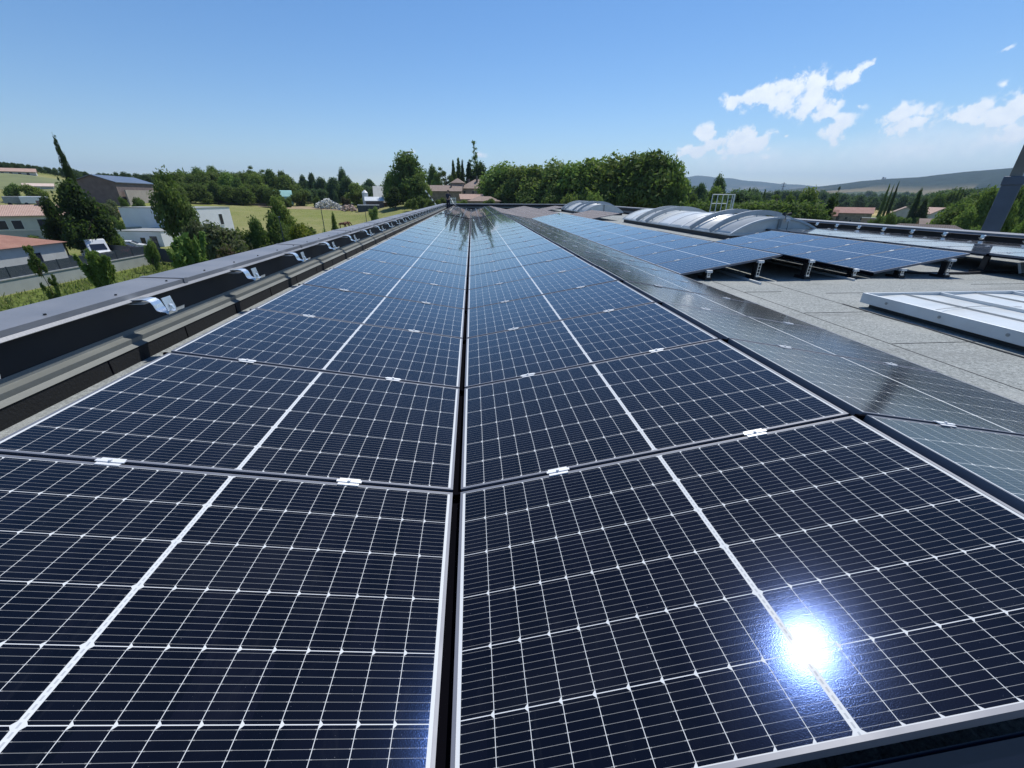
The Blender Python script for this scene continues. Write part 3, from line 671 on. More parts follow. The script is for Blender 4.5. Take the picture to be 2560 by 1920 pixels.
# ------------------------------------------------------------------ worker with a long cleaning pole
def skin_mesh(name, nodes, edges, mat, parent=None):
    me = bpy.data.meshes.new(name); me.from_pydata([n[:3] for n in nodes], edges, []); me.materials.append(mat)
    o = link(name, me, parent); s = o.modifiers.new('skin', 'SKIN'); s.use_smooth_shade = True
    for i, n in enumerate(nodes): me.skin_vertices[0].data[i].radius = (n[3], n[3] if len(n) < 5 else n[4])
    me.skin_vertices[0].data[0].use_root = True
    sb = o.modifiers.new('sub', 'SUBSURF'); sb.levels = sb.render_levels = 1
    return o
pw = empty('person', (-2.45, 46.4, ZR), 'worker in dark clothes standing beside the left parapet end, holding a long pole', 'person', rz=R_(-25))
skin_mesh('body', [(0, 0, .95, .13, .11), (0, 0, 1.15, .14, .10), (0, .02, 1.38, .17, .11), (0, .02, 1.50, .06), (0, .04, 1.56, .055), (0, .05, 1.66, .085, .10), (0, .05, 1.74, .07, .08),
     (.19, .02, 1.43, .06), (.26, .12, 1.18, .048), (.16, .34, 1.12, .038), (.12, .42, 1.14, .035), (-.19, .02, 1.43, .06), (-.25, .15, 1.20, .048), (-.05, .36, 1.26, .038), (.02, .42, 1.28, .035),
     (.09, 0, .88, .095), (.11, .02, .48, .065), (.12, -.02, .09, .045), (.13, .12, .045, .04), (-.09, 0, .88, .095), (-.12, .04, .48, .065), (-.13, 0, .09, .045), (-.14, .14, .045, .04)],
    [(0,1),(1,2),(2,3),(3,4),(4,5),(5,6),(2,7),(7,8),(8,9),(9,10),(2,11),(11,12),(12,13),(13,14),(0,15),(15,16),(16,17),(17,18),(0,19),(19,20),(20,21),(21,22)], M['skin'], pw)
skin_mesh('jacket', [(0, 0, .90, .155, .13), (0, 0, 1.15, .165, .125), (0, .02, 1.38, .19, .13), (0, .02, 1.49, .085), (.20, .02, 1.43, .075), (.27, .12, 1.18, .062), (.18, .31, 1.125, .052), (-.20, .02, 1.43, .075), (-.26, .15, 1.20, .062), (-.08, .33, 1.25, .052)],
    [(0,1),(1,2),(2,3),(2,4),(4,5),(5,6),(2,7),(7,8),(8,9)], M['shirt'], pw)
skin_mesh('trousers', [(0, 0, .93, .15, .13), (.095, 0, .85, .115), (.115, .02, .48, .088), (.125, -.02, .10, .075), (-.095, 0, .85, .115), (-.125, .04, .48, .088), (-.135, 0, .10, .075)], [(0,1),(1,2),(2,3),(0,4),(4,5),(5,6)], M['cloth'], pw)
skin_mesh('cap', [(0, .04, 1.70, .10, .115), (0, .05, 1.78, .085, .10), (0, .17, 1.72, .05, .02)], [(0,1),(0,2)], M['plastic'], pw)
pole = MB().tube([(-2.33, 46.75, ZR+1.35), (-1.86, 45.6, -.70), (-1.55, 44.3, -.86)], .014, 6).build('cleaning_pole', M['offw']); tag(pole, 'long thin pole with a black brush head held by the worker over the far panels', 'pole')
MB().box(-1.70, -1.40, 44.1, 44.4, -.90, -.83).build('brush_head', M['plastic'], pole)
# ------------------------------------------------------------------ trees
def limb(mb, p, d, l, r, depth, rng, tips):
    n = 4; pts = [Vector(p)]; rs = [r]; q = Vector(d).normalized()
    for i in range(n):
        q = (q+Vector(rng.normal(0, .13, 3))).normalized(); pts.append(pts[-1]+q*l/n); rs.append(r*(1-.55*(i+1)/n))
    mb.tube(pts, rs, 6, caps=False); tips.append(pts[-1])
    if depth > 0:
        for k in range(3 if depth > 1 else 2):
            a = pts[2+k % 3]; dd = (q+Vector(rng.normal(0, .75, 3))+Vector((0, 0, .15))).normalized(); limb(mb, a, dd, l*.65, r*.5, depth-1, rng, tips)
def leaf_cloud(blobs, n, size, rng, up=.25, elong=1.5, hollow=.32):
    """leaf-sized quads spread through a set of ellipsoids (cx,cy,cz,rx,ry,rz)"""
    B = np.array(blobs, float); wgt = (B[:, 3]*B[:, 4]*B[:, 5])**.75; wgt /= wgt.sum()
    k = rng.choice(len(B), n, p=wgt); d = rng.normal(0, 1, (n, 3)); d /= np.linalg.norm(d, axis=1)[:, None]
    r = hollow+(1.08-hollow)*rng.random(n)**.7
    lump = 1+.30*np.sin(d[:, 0]*7+k*1.7)*np.sin(d[:, 1]*6+k)*np.cos(d[:, 2]*8+k*.6)
    c = B[k, :3]+d*(r*lump)[:, None]*B[k, 3:6]
    nrm = d*.7+rng.normal(0, .55, (n, 3)); nrm[:, 2] += up; nrm /= np.linalg.norm(nrm, axis=1)[:, None]
    t = np.cross(nrm, rng.normal(0, 1, (n, 3))); t /= np.linalg.norm(t, axis=1)[:, None]; b = np.cross(nrm, t)
    s = size*(.6+.8*rng.random(n))[:, None]
    v = np.stack([c-t*s*elong*.5, c+b*s*.38, c+t*s*elong*.5, c-b*s*.38], 1).reshape(-1, 3)
    return v
def quads_mesh(name, v, mat=None):
    n = len(v)//4; me = bpy.data.meshes.new(name); me.vertices.add(len(v)); me.vertices.foreach_set('co', v.astype(np.float32).ravel())
    me.loops.add(4*n); me.loops.foreach_set('vertex_index', np.arange(4*n, dtype=np.int32)); me.polygons.add(n)
    me.polygons.foreach_set('loop_start', np.arange(0, 4*n, 4, dtype=np.int32)); me.polygons.foreach_set('loop_total', np.full(n, 4, dtype=np.int32)); me.update(); me.validate()
    if mat: me.materials.append(mat)
    return me
def proto(kind, seed):
    """unit tree: height 1, width about 1; returns crown leaf array and trunk mesh"""
    rng = np.random.default_rng(seed); mb = MB(); tips = []; bl = []
    if kind in ('broad', 'tall', 'lolly'):
        t0 = {'broad': .16, 'tall': .10, 'lolly': .30}[kind]
        mb.tube([(0, 0, -.02), (.01, 0, t0*.5), (rng.normal(0, .02), rng.normal(0, .02), t0+.1), (0, .01, .6)], [.035, .028, .022, .008], 8)
        for k in range(6):
            a = k*1.05+rng.random(); limb(mb, (0, 0, t0+.06*k*.6), (math.cos(a)*.8, math.sin(a)*.8, .8), .34, .013, 1, rng, tips)
        nb = 16 if kind != 'tall' else 18
        for k in range(nb):
            a = rng.random()*6.28; h = (k+.5)/nb; rad = {'broad': .30*math.sin(math.pi*min(1, .25+h*.8)), 'tall': .27*math.sin(math.pi*min(1, .22+h*.76)), 'lolly': .36*math.sin(math.pi*min(1, .2+h*.72))}[kind]
            s = .13+.075*rng.random(); zc = t0+.05+(.93-t0)*h*.93
            bl.append((math.cos(a)*rad, math.sin(a)*rad, zc, s*1.15, s*1.15, s*.9))
        bl.append((0, 0, t0+(1-t0)*.5, .22, .22, (1-t0)*.42))
        v = leaf_cloud(bl, 7500, .042, rng)
    elif kind == 'conifer':
        mb.tube([(0, 0, -.02), (0, 0, .5), (0, 0, .99)], [.022, .013, .003], 7)
        for k in range(26):
            h = .10+.87*(k/26)**.95; rad = .46*(1-h)**.8*(.75+.4*rng.random())+.015; a0 = rng.random()*6.28
            for q in range(5):
                a = a0+q*1.2566+rng.normal(0, .2); bl.append((math.cos(a)*rad*.55, math.sin(a)*rad*.55, h-rad*.10, rad*.50+.01, rad*.50+.01, .022+.02*rng.random()))
        v = leaf_cloud(bl, 6500, .034, rng, .3, 2.0, .1)
    elif kind == 'spire':      # thin tall sequoia-like conifer with ragged tufts
        mb.tube([(0, 0, -.02), (0, 0, .5), (.01, 0, .985)], [.02, .012, .005], 7)
        for k in range(34):
            h = .12+.80*k/34; rad = (.30*(1-h)**.8+.05)*(.5+.9*rng.random()); a = rng.random()*6.28; bl.append((math.cos(a)*rad*.7, math.sin(a)*rad*.7, h, rad*.55, rad*.55, .022))
        bl.append((0, 0, .975, .085, .085, .03)); bl.append((0, 0, .94, .04, .04, .02))
        v = leaf_cloud(bl, 3200, .022, rng, .3, 1.8, .1)
    elif kind == 'cypress':
        mb.tube([(0, 0, -.02), (0, 0, .9)], [.05, .01], 7)
        for k in range(26):
            h = .03+.95*k/26; rad = .5*(min(1, h*7)*.4+.6)*(1-h**2.2)**.75+.02; bl.append((rng.normal(0, .04), rng.normal(0, .04), h, rad, rad, .055))
        v = leaf_cloud(bl, 8000, .05, rng, .9, 1.2, .4); v[:, 2] = v[:, 2]
    elif kind == 'bush':
        for k in range(9):
            a = rng.random()*6.28; limb(mb, (0, 0, 0), (math.cos(a)*.6, math.sin(a)*.6, 1.), .5, .012, 1, rng, tips)
        for k in range(15):
            a = rng.random()*6.28; rad = .30*rng.random()**.5; h = .10+.72*rng.random(); s = .13+.09*rng.random(); bl.append((math.cos(a)*rad*1.2, math.sin(a)*rad*1.2, h, s*1.2, s*1.2, s))
        v = leaf_cloud(bl, 6500, .052, rng, .3)
    elif kind == 'feather':    # upright many-stemmed young ash: stems wrapped in drooping leaflets
        for k in range(34):
            a = rng.random()*6.28; sp = .10+.34*rng.random(); top = .55+.42*rng.random(); pts = [(0, 0, 0), (math.cos(a)*sp*.35, math.sin(a)*sp*.35, top*.45), (math.cos(a)*sp, math.sin(a)*sp, top)]
            mb.tube(pts, [.010, .007, .003], 5)
            for q in range(9):
                f = .25+.78*q/9; p = Vector(pts[1]).lerp(Vector(pts[2]), (f-.45)/.55) if f > .45 else Vector(pts[0]).lerp(Vector(pts[1]), f/.45)
                bl.append((p.x, p.y, p.z, .058, .058, .05))
        v = leaf_cloud(bl, 11000, .055, rng, .5, 2.0, .15)
    elif kind == 'sapling':
        mb.tube([(0, 0, -.02), (-.03, 0, .3), (-.10, 0, .6), (-.16, 0, .96)], [.018, .014, .008, .003], 6)
        for k in range(34):
            h = .26+.72*rng.random(); rad = .17*math.sin(math.pi*min(1, (h-.18)/.9)); a = rng.random()*6.28; x0 = -.17*h
            bl.append((x0+math.cos(a)*rad, math.sin(a)*rad, h, .055, .055, .045)); mb.tube([(x0, 0, h-.05), (x0+math.cos(a)*rad, math.sin(a)*rad, h)], [.004, .002], 4)
        for q in range(6): bl.append((.10+.02*q, 0, .30+.06*q, .05, .05, .045))
        mb.tube([(-.02, 0, .2), (.10, 0, .34), (.20, 0, .62)], [.008, .005, .002], 5)
        v = leaf_cloud(bl, 3600, .034, rng, .4, 1.8, .15)
    elif kind == 'willow':
        mb.tube([(0, 0, -.02), (0, .01, .35), (0, .0, .6)], [.05, .04, .015], 8)
        for k in range(20):
            a = rng.random()*6.28; rad = .36*rng.random()**.5; h = .40+.45*(1-(rad/.36)**2)*(.7+.3*rng.random()); bl.append((math.cos(a)*rad, math.sin(a)*rad, h, .13, .13, .17))
        v = leaf_cloud(bl, 7500, .038, rng, .1, 2.6, .3)
    elif kind == 'umbrella':   # flat-topped open pine
        mb.tube([(0, 0, -.02), (.02, 0, .4), (.0, 0, .8)], [.03, .024, .012], 8)
        for k in range(16):
            a = rng.random()*6.28; rad = .12+.36*rng.random(); h = .45+.5*rng.random(); bl.append((math.cos(a)*rad*(1.2-h*.3), math.sin(a)*rad, h, .16, .16, .05)); mb.tube([(0, 0, h-.1), (math.cos(a)*rad, math.sin(a)*rad, h)], [.01, .004], 5)
        v = leaf_cloud(bl, 4200, .026, rng, .5, 1.8, .1)
    me = mb.mesh('trunk', M['wood'])
    return v, me
PR = {}
for kd, seeds in (('broad', (1, 2, 3)), ('tall', (4, 5, 6)), ('lolly', (7,)), ('conifer', (8, 9)), ('spire', (10,)), ('cypress', (11,)), ('bush', (12, 13)), ('feather', (14, 15)), ('sapling', (16,)), ('willow', (17,)), ('umbrella', (18,))):
    PR[kd] = [proto(kd, s) for s in seeds]
CM = {}
def crown_mesh(kind, i, leaf):
    k = (kind, i, leaf)
    if k not in CM: CM[k] = quads_mesh('crown', PR[kind][i][0], LF[leaf])
    return CM[k]
def tree(name, label, cat, kind, leaf, x, y, h, w_, group=None, z=None, var=None, lean=(0, 0)):
    i = (random.randrange(len(PR[kind])) if var is None else var) % len(PR[kind])
    zz = float(tz(x, y)) if z is None else z
    o = empty(name, (x, y, zz-.02), label, cat, group, random.uniform(0, 6.28) if lean == (0, 0) and kind != 'sapling' else 0.)
    o.scale = (w_, w_, h)
    if lean != (0, 0): o.rotation_euler = (lean[0], lean[1], 0)
    link('trunk' if kind not in ('bush', 'feather') else 'stem', PR[kind][i][1], o); link('crown' if kind not in ('bush',) else 'foliage', crown_mesh(kind, i, leaf), o)
    return o
def tree_uv(name, label, cat, kind, leaf, u, vtop, D, wpx, group=None, hmin=1., **k):
    """a tree standing D metres away; wpx is its breadth in the frame, vtop the line its top reaches"""
    p = at(u, vtop, D=D); x, y = p.x, p.y; a, b = at(u-wpx/2, vtop, D=D), at(u+wpx/2, vtop, D=D)
    z0 = float(tz(x, y)); h = max(hmin, p.z-z0); return tree(name, label, cat, kind, leaf, x, y, h, (a-b).length*{'conifer': 1.15, 'cypress': .62, 'spire': 1.6, 'feather': 1.0}.get(kind, 1.05), group, **k)

# near left plants
T = tree_uv
T('pine_tree', 'broad dark spreading pine between the two bungalows and the white house', 'tree', 'broad', 'black', 165, 452, 84, 175, var=1)
T('pine_tree', 'lower dark lobe of pine leaning over the pale bungalow wall', 'tree', 'broad', 'black', 112, 500, 88, 80, var=0)
T('cypress_tree', 'tall dark pencil cypress rising above the skyline at the far left', 'tree', 'cypress', 'black', 131, 334, 108, 56)
T('ash_tree', 'tall leafy tree standing in front of the white flat roofed house', 'tree', 'lolly', 'dark', 408, 442, 78, 108, var=0)
T('willow_bush', 'grey-green drooping foliage at the right corner of the white house', 'bush', 'bush', 'grey', 470, 540, 70, 60)
T('young_ash', 'bright leafy young ash on the verge before the grey retaining wall', 'tree', 'feather', 'mid', 222, 618, 47, 105, var=0)
T('sapling', 'thin leaning sapling on the verge at the left edge of the picture', 'tree', 'sapling', 'dark', 80, 612, 43, 105)
T('young_ash', 'broad bright green young ash just behind the parapet beside the fence end', 'tree', 'feather', 'mid', 455, 572, 44, 135, var=1)
T('thicket', 'feathery grey-green thicket between the young ash and the dark hedge', 'bush', 'bush', 'grey', 545, 545, 58, 120)
T('thicket', 'lower dusky thicket at the foot of the feathery shrub', 'bush', 'bush', 'brn', 560, 590, 50, 90)
T('hedge_tree', 'dark upright shrub left of the lamp post before the meadow', 'bush', 'tall', 'dark', 632, 548, 60, 62)
T('hedge_tree', 'dark dense tree behind the lamp post at the meadow edge', 'tree', 'broad', 'dark', 680, 535, 62, 80)
T('lime_tree', 'tallest pointed green tree rising over the meadow edge', 'tree', 'tall', 'mid', 692, 497, 76, 88)
T('hedge_tree', 'dark shrub left of the yellow-green shrub', 'bush', 'bush', 'dark', 728, 560, 66, 70)
T('hazel_shrub', 'yellow-green rounded shrub directly behind the parapet', 'bush', 'bush', 'yell', 748, 550, 54, 80)
T('young_spruce', 'small upright tree with a brownish top beside the road', 'tree', 'conifer', 'mid', 830, 525, 58, 42)
T('verge_bush', 'low bush left of the small upright tree by the road', 'bush', 'bush', 'mid', 812, 552, 58, 26)
T('verge_bush', 'low dark bush right of the small upright tree by the road', 'bush', 'bush', 'dark', 874, 548, 62, 36)
T('verge_bush', 'tiny green bush in the meadow below the silo', 'bush', 'bush', 'pale', 932, 508, 120, 24)
T('garden_bush', 'leafy garden bush at the left foot of the white house', 'bush', 'bush', 'mid', 272, 565, 86, 44)
T('garden_bush', 'bright garden bush before the white house door', 'bush', 'bush', 'mid', 366, 594, 66, 34)
T('garden_bush', 'low shrubs under the wall of the pale bungalow', 'bush', 'bush', 'mid', 75, 574, 105, 50)
T('garden_bush', 'bush over the low grey garden wall behind the pine', 'bush', 'bush', 'mid', 284, 528, 100, 26)
T('garden_bush', 'round bush at the corner of the long barn', 'bush', 'bush', 'dark', 300, 482, 128, 26)
T('garden_bush', 'dark bush at the meadow corner behind the leafy tree', 'bush', 'bush', 'dark', 340, 490, 126, 40)
T('garden_bush', 'pale scrub before the brown barn', 'bush', 'bush', 'grey', 262, 490, 122, 50)
T('hill_bush', 'dark rounded shrub on the hill slope at the left edge', 'bush', 'bush', 'dark', 20, 455, 200, 50)
T('hill_bush', 'flat green shrub on the hill slope below the pink roofed shed', 'bush', 'bush', 'mid', 75, 458, 195, 70)
b = MB()
rng = np.random.default_rng(5); vs = []
n = 15000; X_ = rng.uniform(-41.5, -14, n); Y_ = rng.uniform(28, 72, n); keep = rng.random(n) < .45+.55*np.sin(X_*.5+Y_*.33)**2; X_, Y_ = X_[keep], Y_[keep]; Z_ = tz(X_, Y_); n = len(X_)
an = rng.random(n)*6.28; h_ = rng.uniform(.12, .55, n); ww = rng.uniform(.03, .09, n); lx, ly = rng.normal(0, .12, n), rng.normal(0, .12, n)
c = np.stack([X_, Y_, Z_], -1); t = np.stack([np.cos(an)*ww, np.sin(an)*ww, 0*an], -1); tp = c+np.stack([lx, ly, h_], -1)
tag(link('grass', quads_mesh('grass', np.stack([c-t, c+t, tp+t*.25, tp-t*.25], 1).reshape(-1, 3), mat_leaf('dry_grass', (.11, .17, .03), (.32, .29, .13)))), 'tall dry and green grass on the verge before the grey wall', 'grass', kind='stuff')

# trees beyond the meadow, one by one where they stand out
for u, vt, D, wp, kd, lf, lab in [
  (448, 428, 205, 46, 'broad', 'mid', 'rounded mid green tree above the right end of the long barn'), (492, 424, 200, 60, 'broad', 'dark', 'dark full tree at the left end of the wood behind the meadow'),
  (455, 416, 225, 12, 'conifer', 'dark', 'small pointed conifer tip on the skyline above the leafy tree'),
  (528, 420, 212, 50, 'broad', 'mid', 'light topped tree second in the wood behind the meadow'), (565, 436, 190, 62, 'broad', 'mid', 'bright broad tree in the front of the wood behind the meadow'),
  (612, 412, 215, 40, 'umbrella', 'dark', 'open flat topped pine standing tallest in the wood'), (640, 420, 214, 44, 'umbrella', 'dark', 'second open pine right of the tallest one'),
  (636, 438, 186, 66, 'tall', 'mid', 'large rounded tree left of the mint tarpaulin shed'), (672, 424, 210, 56, 'broad', 'dark', 'dark tree directly above the mint tarpaulin shed'),
  (702, 430, 212, 40, 'tall', 'dark', 'dark column shaped tree right of the mint shed'), (590, 448, 180, 46, 'broad', 'dark', 'low dark tree in the shade line of the wood'), (530, 452, 178, 50, 'broad', 'dark', 'low dark tree at the left foot of the wood'),
  (755, 440, 260, 30, 'broad', 'blue', 'small bluish tree on the skyline left of the green fields'), (776, 434, 250, 30, 'tall', 'blue', 'taller bluish tree on the skyline above the green fields'),
  (800, 446, 240, 50, 'broad', 'blue', 'rounded bluish tree behind the green fields'), (852, 424, 205, 34, 'tall', 'blue', 'tall narrow tree standing above the rubble heap'),
  (832, 448, 200, 50, 'broad', 'blue', 'pale rounded tree left of the tall narrow one'), (866, 446, 196, 50, 'broad', 'blue', 'dark bluish tree right of the tall narrow one'), (886, 462, 185, 60, 'broad', 'mid', 'light spreading tree behind the grey silo'),
  (745, 470, 188, 50, 'bush', 'dark', 'dark round shrub between mint shed and rubble heap'), (714, 488, 178, 26, 'bush', 'dark', 'dark shrub under the mint tarpaulin'), (690, 486, 182, 36, 'bush', 'dark', 'dark shrub before the mint tarpaulin'),
  (837, 476, 180, 14, 'bush', 'blue', 'small round shrub on top of the rubble heap'), (860, 484, 172, 22, 'bush', 'brn', 'brownish small tree before the rubble heap'), (790, 484, 180, 20, 'bush', 'dark', 'small shrub left of the rubble heap'),
  (922, 448, 300, 40, 'broad', 'blue', 'far rounded tree on the low skyline left of the great tree'), (975, 438, 168, 50, 'broad', 'dark', 'tree hidden behind the left side of the great tree'), (1000, 442, 166, 40, 'broad', 'dark', 'tree just behind the great tree'),
  (1016, 388, 150, 110, 'broad', 'dark', 'great dark tree left of the worker, tallest at the meadow end'), (1046, 440, 146, 60, 'broad', 'mid', 'bright sunlit right flank tree beside the great dark tree'), (985, 470, 142, 50, 'broad', 'black', 'low black-green lobe at the left foot of the great tree'),
  (1080, 418, 190, 40, 'broad', 'dark', 'dark tree above the long stone wing of the manor'), (1092, 434, 184, 36, 'broad', 'mid', 'pale tree behind the long stone wing'),
  (1113, 414, 182, 36, 'umbrella', 'dark', 'dark ragged conifer left of the manor tower'), (1132, 396, 186, 26, 'conifer', 'dark', 'pointed dark conifer behind the manor tower'), (1145, 390, 190, 30, 'conifer', 'dark', 'highest pointed conifer behind the manor tower'), (1155, 396, 184, 22, 'cypress', 'black', 'slim dark cypress right of the pointed conifers'),
  (1184, 352, 196, 44, 'spire', 'dark', 'very tall thin conifer with a tuft at its top behind the manor'), (1172, 400, 192, 44, 'conifer', 'black', 'dark conifer left of the very tall thin one'), (1200, 412, 190, 60, 'broad', 'black', 'dark rounded cedar behind the manor roof'), (1224, 432, 188, 30, 'broad', 'dark', 'small dark tree right of the manor roof')]:
    T('tree', lab, 'tree', kd, lf, u, vt, D, wp*1.05)
# avenue of plane trees
for k, (u, vt, D, wp, lf) in enumerate([(1258, 412, 156, 80, 'mid'), (1300, 420, 150, 76, 'pale'), (1345, 418, 144, 84, 'mid'), (1392, 410, 138, 90, 'pale'), (1440, 412, 132, 92, 'mid'), (1490, 402, 127, 100, 'mid'), (1545, 398, 122, 110, 'mid'), (1592, 392, 117, 110, 'dark'), (1640, 385, 112, 115, 'dark'), (1672, 402, 113, 80, 'mid')]):
    T('plane_tree', 'plane tree in the tall avenue behind the far roof, %s from the manor' % ordn(k+1), 'tree', 'tall', lf, u, vt, D, wp*1.75, 'plane trees of the tall avenue', var=k)
for k, (u, vt, D, wp) in enumerate([(1272, 462, 148, 90), (1335, 464, 138, 96), (1400, 460, 130, 100), (1465, 458, 124, 100), (1530, 450, 118, 110), (1600, 446, 111, 120), (1655, 450, 108, 90)]):
    T('understorey_tree', 'dark lower tree filling the foot of the plane avenue, %s from the manor' % ordn(k+1), 'tree', 'broad', 'dark', u, vt, D, wp, 'lower trees at the foot of the avenue', var=k)
T('cypress_tree', 'tiny dark tip poking above the middle of the plane avenue', 'tree', 'cypress', 'black', 1395, 400, 170, 8)
T('willow_tree', 'pale green willow left half before the dark avenue', 'tree', 'willow', 'pale', 1428, 470, 84, 74, z=-8.5)
T('willow_tree', 'pale green willow right half above the small barrel skylight', 'tree', 'willow', 'pale', 1486, 465, 82, 74, z=-8.5)
T('garden_bush', 'rounded light shrub at the left foot of the manor, behind the far parapet', 'bush', 'bush', 'mid', 1155, 494, 140, 30); T('garden_bush', 'dark bush before the right end of the manor', 'bush', 'bush', 'dark', 1222, 494, 138, 30); T('garden_bush', 'green bush below the long stone wing', 'bush', 'bush', 'mid', 1090, 493, 134, 24)
# right hand trees
for u, vt, D, wp, kd, lf, lab in [
  (1718, 460, 150, 50, 'broad', 'blue', 'bluish green tree at the right end of the avenue'), (1755, 462, 146, 50, 'tall', 'blue', 'rounded tree behind the ladder cage'), (1790, 474, 130, 60, 'broad', 'mid', 'mid green tree just right of the ladder cage'),
  (1802, 444, 165, 48, 'tall', 'blue', 'taller rounded crown on the skyline right of the avenue'), (1847, 480, 110, 40, 'conifer', 'black', 'dark conifer left of the twin spotlight'), (1736, 486, 118, 50, 'broad', 'dark', 'dark low tree left of the ladder cage'),
  (1876, 466, 240, 24, 'conifer', 'dark', 'dark distant conifer first of three on the plain'), (1894, 470, 240, 18, 'conifer', 'dark', 'dark distant conifer second of three on the plain'), (1915, 470, 235, 18, 'conifer', 'dark', 'dark distant conifer third of three on the plain'),
  (1905, 484, 105, 60, 'umbrella', 'blue', 'bluish flat branched cedar above the barrel skylight end'), (1950, 482, 102, 70, 'umbrella', 'dark', 'wide dark cedar right of the twin spotlight'), (1975, 492, 98, 56, 'broad', 'dark', 'dark shrubby tree behind the cedar'),
  (2026, 478, 108, 80, 'broad', 'pale', 'bright yellow-green rounded tree behind the right parapet'), (2016, 514, 92, 60, 'broad', 'mid', 'fresh green lower tree before the rounded bright one'), (2082, 492, 96, 46, 'broad', 'black', 'blackish tree left of the red roofed farmhouse'), (2100, 466, 98, 24, 'spire', 'black', 'thin crooked conifer tip above the blackish tree'),
  (2226, 458, 210, 16, 'cypress', 'dark', 'broad short cypress of the pair on the plain'), (2236, 460, 212, 10, 'cypress', 'dark', 'slim grey cypress between the pair on the plain'), (2249, 452, 210, 13, 'cypress', 'black', 'tall slim cypress of the pair on the plain'), (2306, 468, 190, 30, 'cypress', 'black', 'wide dark clipped tree right of the cypress pair'),
  (2318, 494, 190, 50, 'conifer', 'black', 'dark fir between the two pale gabled houses'), (2385, 484, 230, 80, 'broad', 'dark', 'wide dark tree group behind the gabled houses'), (2352, 490, 225, 50, 'broad', 'dark', 'dark rounded tree above the right gable'),
  (2392, 470, 220, 8, 'cypress', 'black', 'small leaning cypress behind the wide dark trees'), (2403, 468, 215, 12, 'cypress', 'black', 'left cypress of the small dark pair'), (2412, 470, 215, 10, 'cypress', 'black', 'right cypress of the small dark pair'),
  (2200, 522, 112, 30, 'bush', 'dark', 'dark bush left of the pale gabled house'), (2240, 518, 140, 40, 'bush', 'dark', 'hedge clump behind the pale gabled house'),
  (2435, 492, 125, 90, 'broad', 'dark', 'large dark green tree left of the crane mast'), (2480, 478, 105, 90, 'broad', 'mid', 'mid green tree behind the crane mast'), (2425, 528, 100, 80, 'broad', 'mid', 'lower green tree left of the crane mast foot'), (2462, 550, 98, 60, 'bush', 'mid', 'bush just behind the parapet at the mast foot'),
  (2545, 478, 90, 90, 'broad', 'dark', 'dark tree right of the crane mast'), (2590, 470, 88, 90, 'broad', 'dark', 'dark tree at the right picture edge'), (2535, 505, 62, 90, 'broad', 'mid', 'sunlit green tree right of the crane mast'), (2595, 520, 58, 90, 'broad', 'mid', 'sunlit green tree at the right picture edge')]:
    T('tree', lab, 'tree', kd, lf, u, vt, D, wp*1.15)
# woods that read as one mass
def wood(name, label, spec, leaf, seed, dens=1.):
    rng = np.random.default_rng(seed); vs = []
    for (ua, ub, va, vb, Da, Db, n) in spec:
        for i in range(n):
            f = (i+rng.random()*.8)/n; u = ua+(ub-ua)*f; D = Da+(Db-Da)*f+rng.normal(0, 5)*Da/200; vt = va+(vb-va)*f+rng.normal(0, 3.2)
            p = at(u, vt, D=D); z0 = float(tz(p.x, p.y)); h = max(3., p.z-z0); kd, ix = [('broad', 0), ('broad', 1), ('tall', 0), ('broad', 2)][rng.integers(4)]
            v = PR[kd][ix][0].reshape(-1, 4, 3); v = v[rng.random(len(v)) < .40*dens].reshape(-1, 3).copy(); a = rng.random()*6.28
            c = v.reshape(-1, 4, 3).mean(1, keepdims=True); v = (c+(v.reshape(-1, 4, 3)-c)*1.2).reshape(-1, 3)
            w_ = h*rng.uniform(.8, 1.25); x = v[:, 0]*math.cos(a)-v[:, 1]*math.sin(a); y = v[:, 0]*math.sin(a)+v[:, 1]*math.cos(a)
            vs.append(np.stack([p.x+x*w_, p.y+y*w_, z0+v[:, 2]*h], -1))
    return tag(link(name, quads_mesh(name, np.concatenate(vs), LF[leaf])), label, 'wood', kind='stuff')
wood('wood', 'dark wood along the skyline of the left hill', [(-30, 90, 424, 420, 330, 320, 14), (90, 215, 418, 428, 320, 280, 16), (215, 440, 436, 434, 300, 250, 22)], 'blue', 21)
wood('wood', 'dense green wood behind the meadow', [(430, 610, 436, 434, 205, 205, 22), (430, 700, 462, 470, 176, 180, 24), (610, 725, 434, 446, 212, 215, 14)], 'dark', 22)
wood('hedge', 'bluish hedges and copses beyond the green fields', [(715, 960, 456, 468, 380, 330, 30), (730, 840, 474, 476, 215, 205, 12), (880, 990, 466, 470, 215, 190, 16)], 'blue', 23)
wood('wood', 'bluish copses on the plain at the right', [(1690, 1900, 478, 488, 190, 170, 22), (1860, 2120, 478, 486, 420, 500, 26), (2120, 2330, 492, 494, 430, 380, 20), (2330, 2560, 482, 474, 330, 260, 24)], 'blue', 24)
wood('wood', 'dark trees and hedges close behind the right parapet', [(1740, 2055, 508, 514, 100, 88, 24), (2390, 2620, 512, 505, 120, 105, 16)], 'dark', 25)
wood('wood', 'distant hedges scattered over the valley below the hills', [(1900, 2560, 488, 476, 1500, 1600, 40), (1900, 2560, 492, 484, 900, 800, 40)], 'blue', 26)
wood('hedge', 'dark hedge along the near side of the meadow', [(520, 760, 592, 572, 60, 66, 18), (1020, 1110, 500, 498, 130, 140, 8)], 'dark', 27)

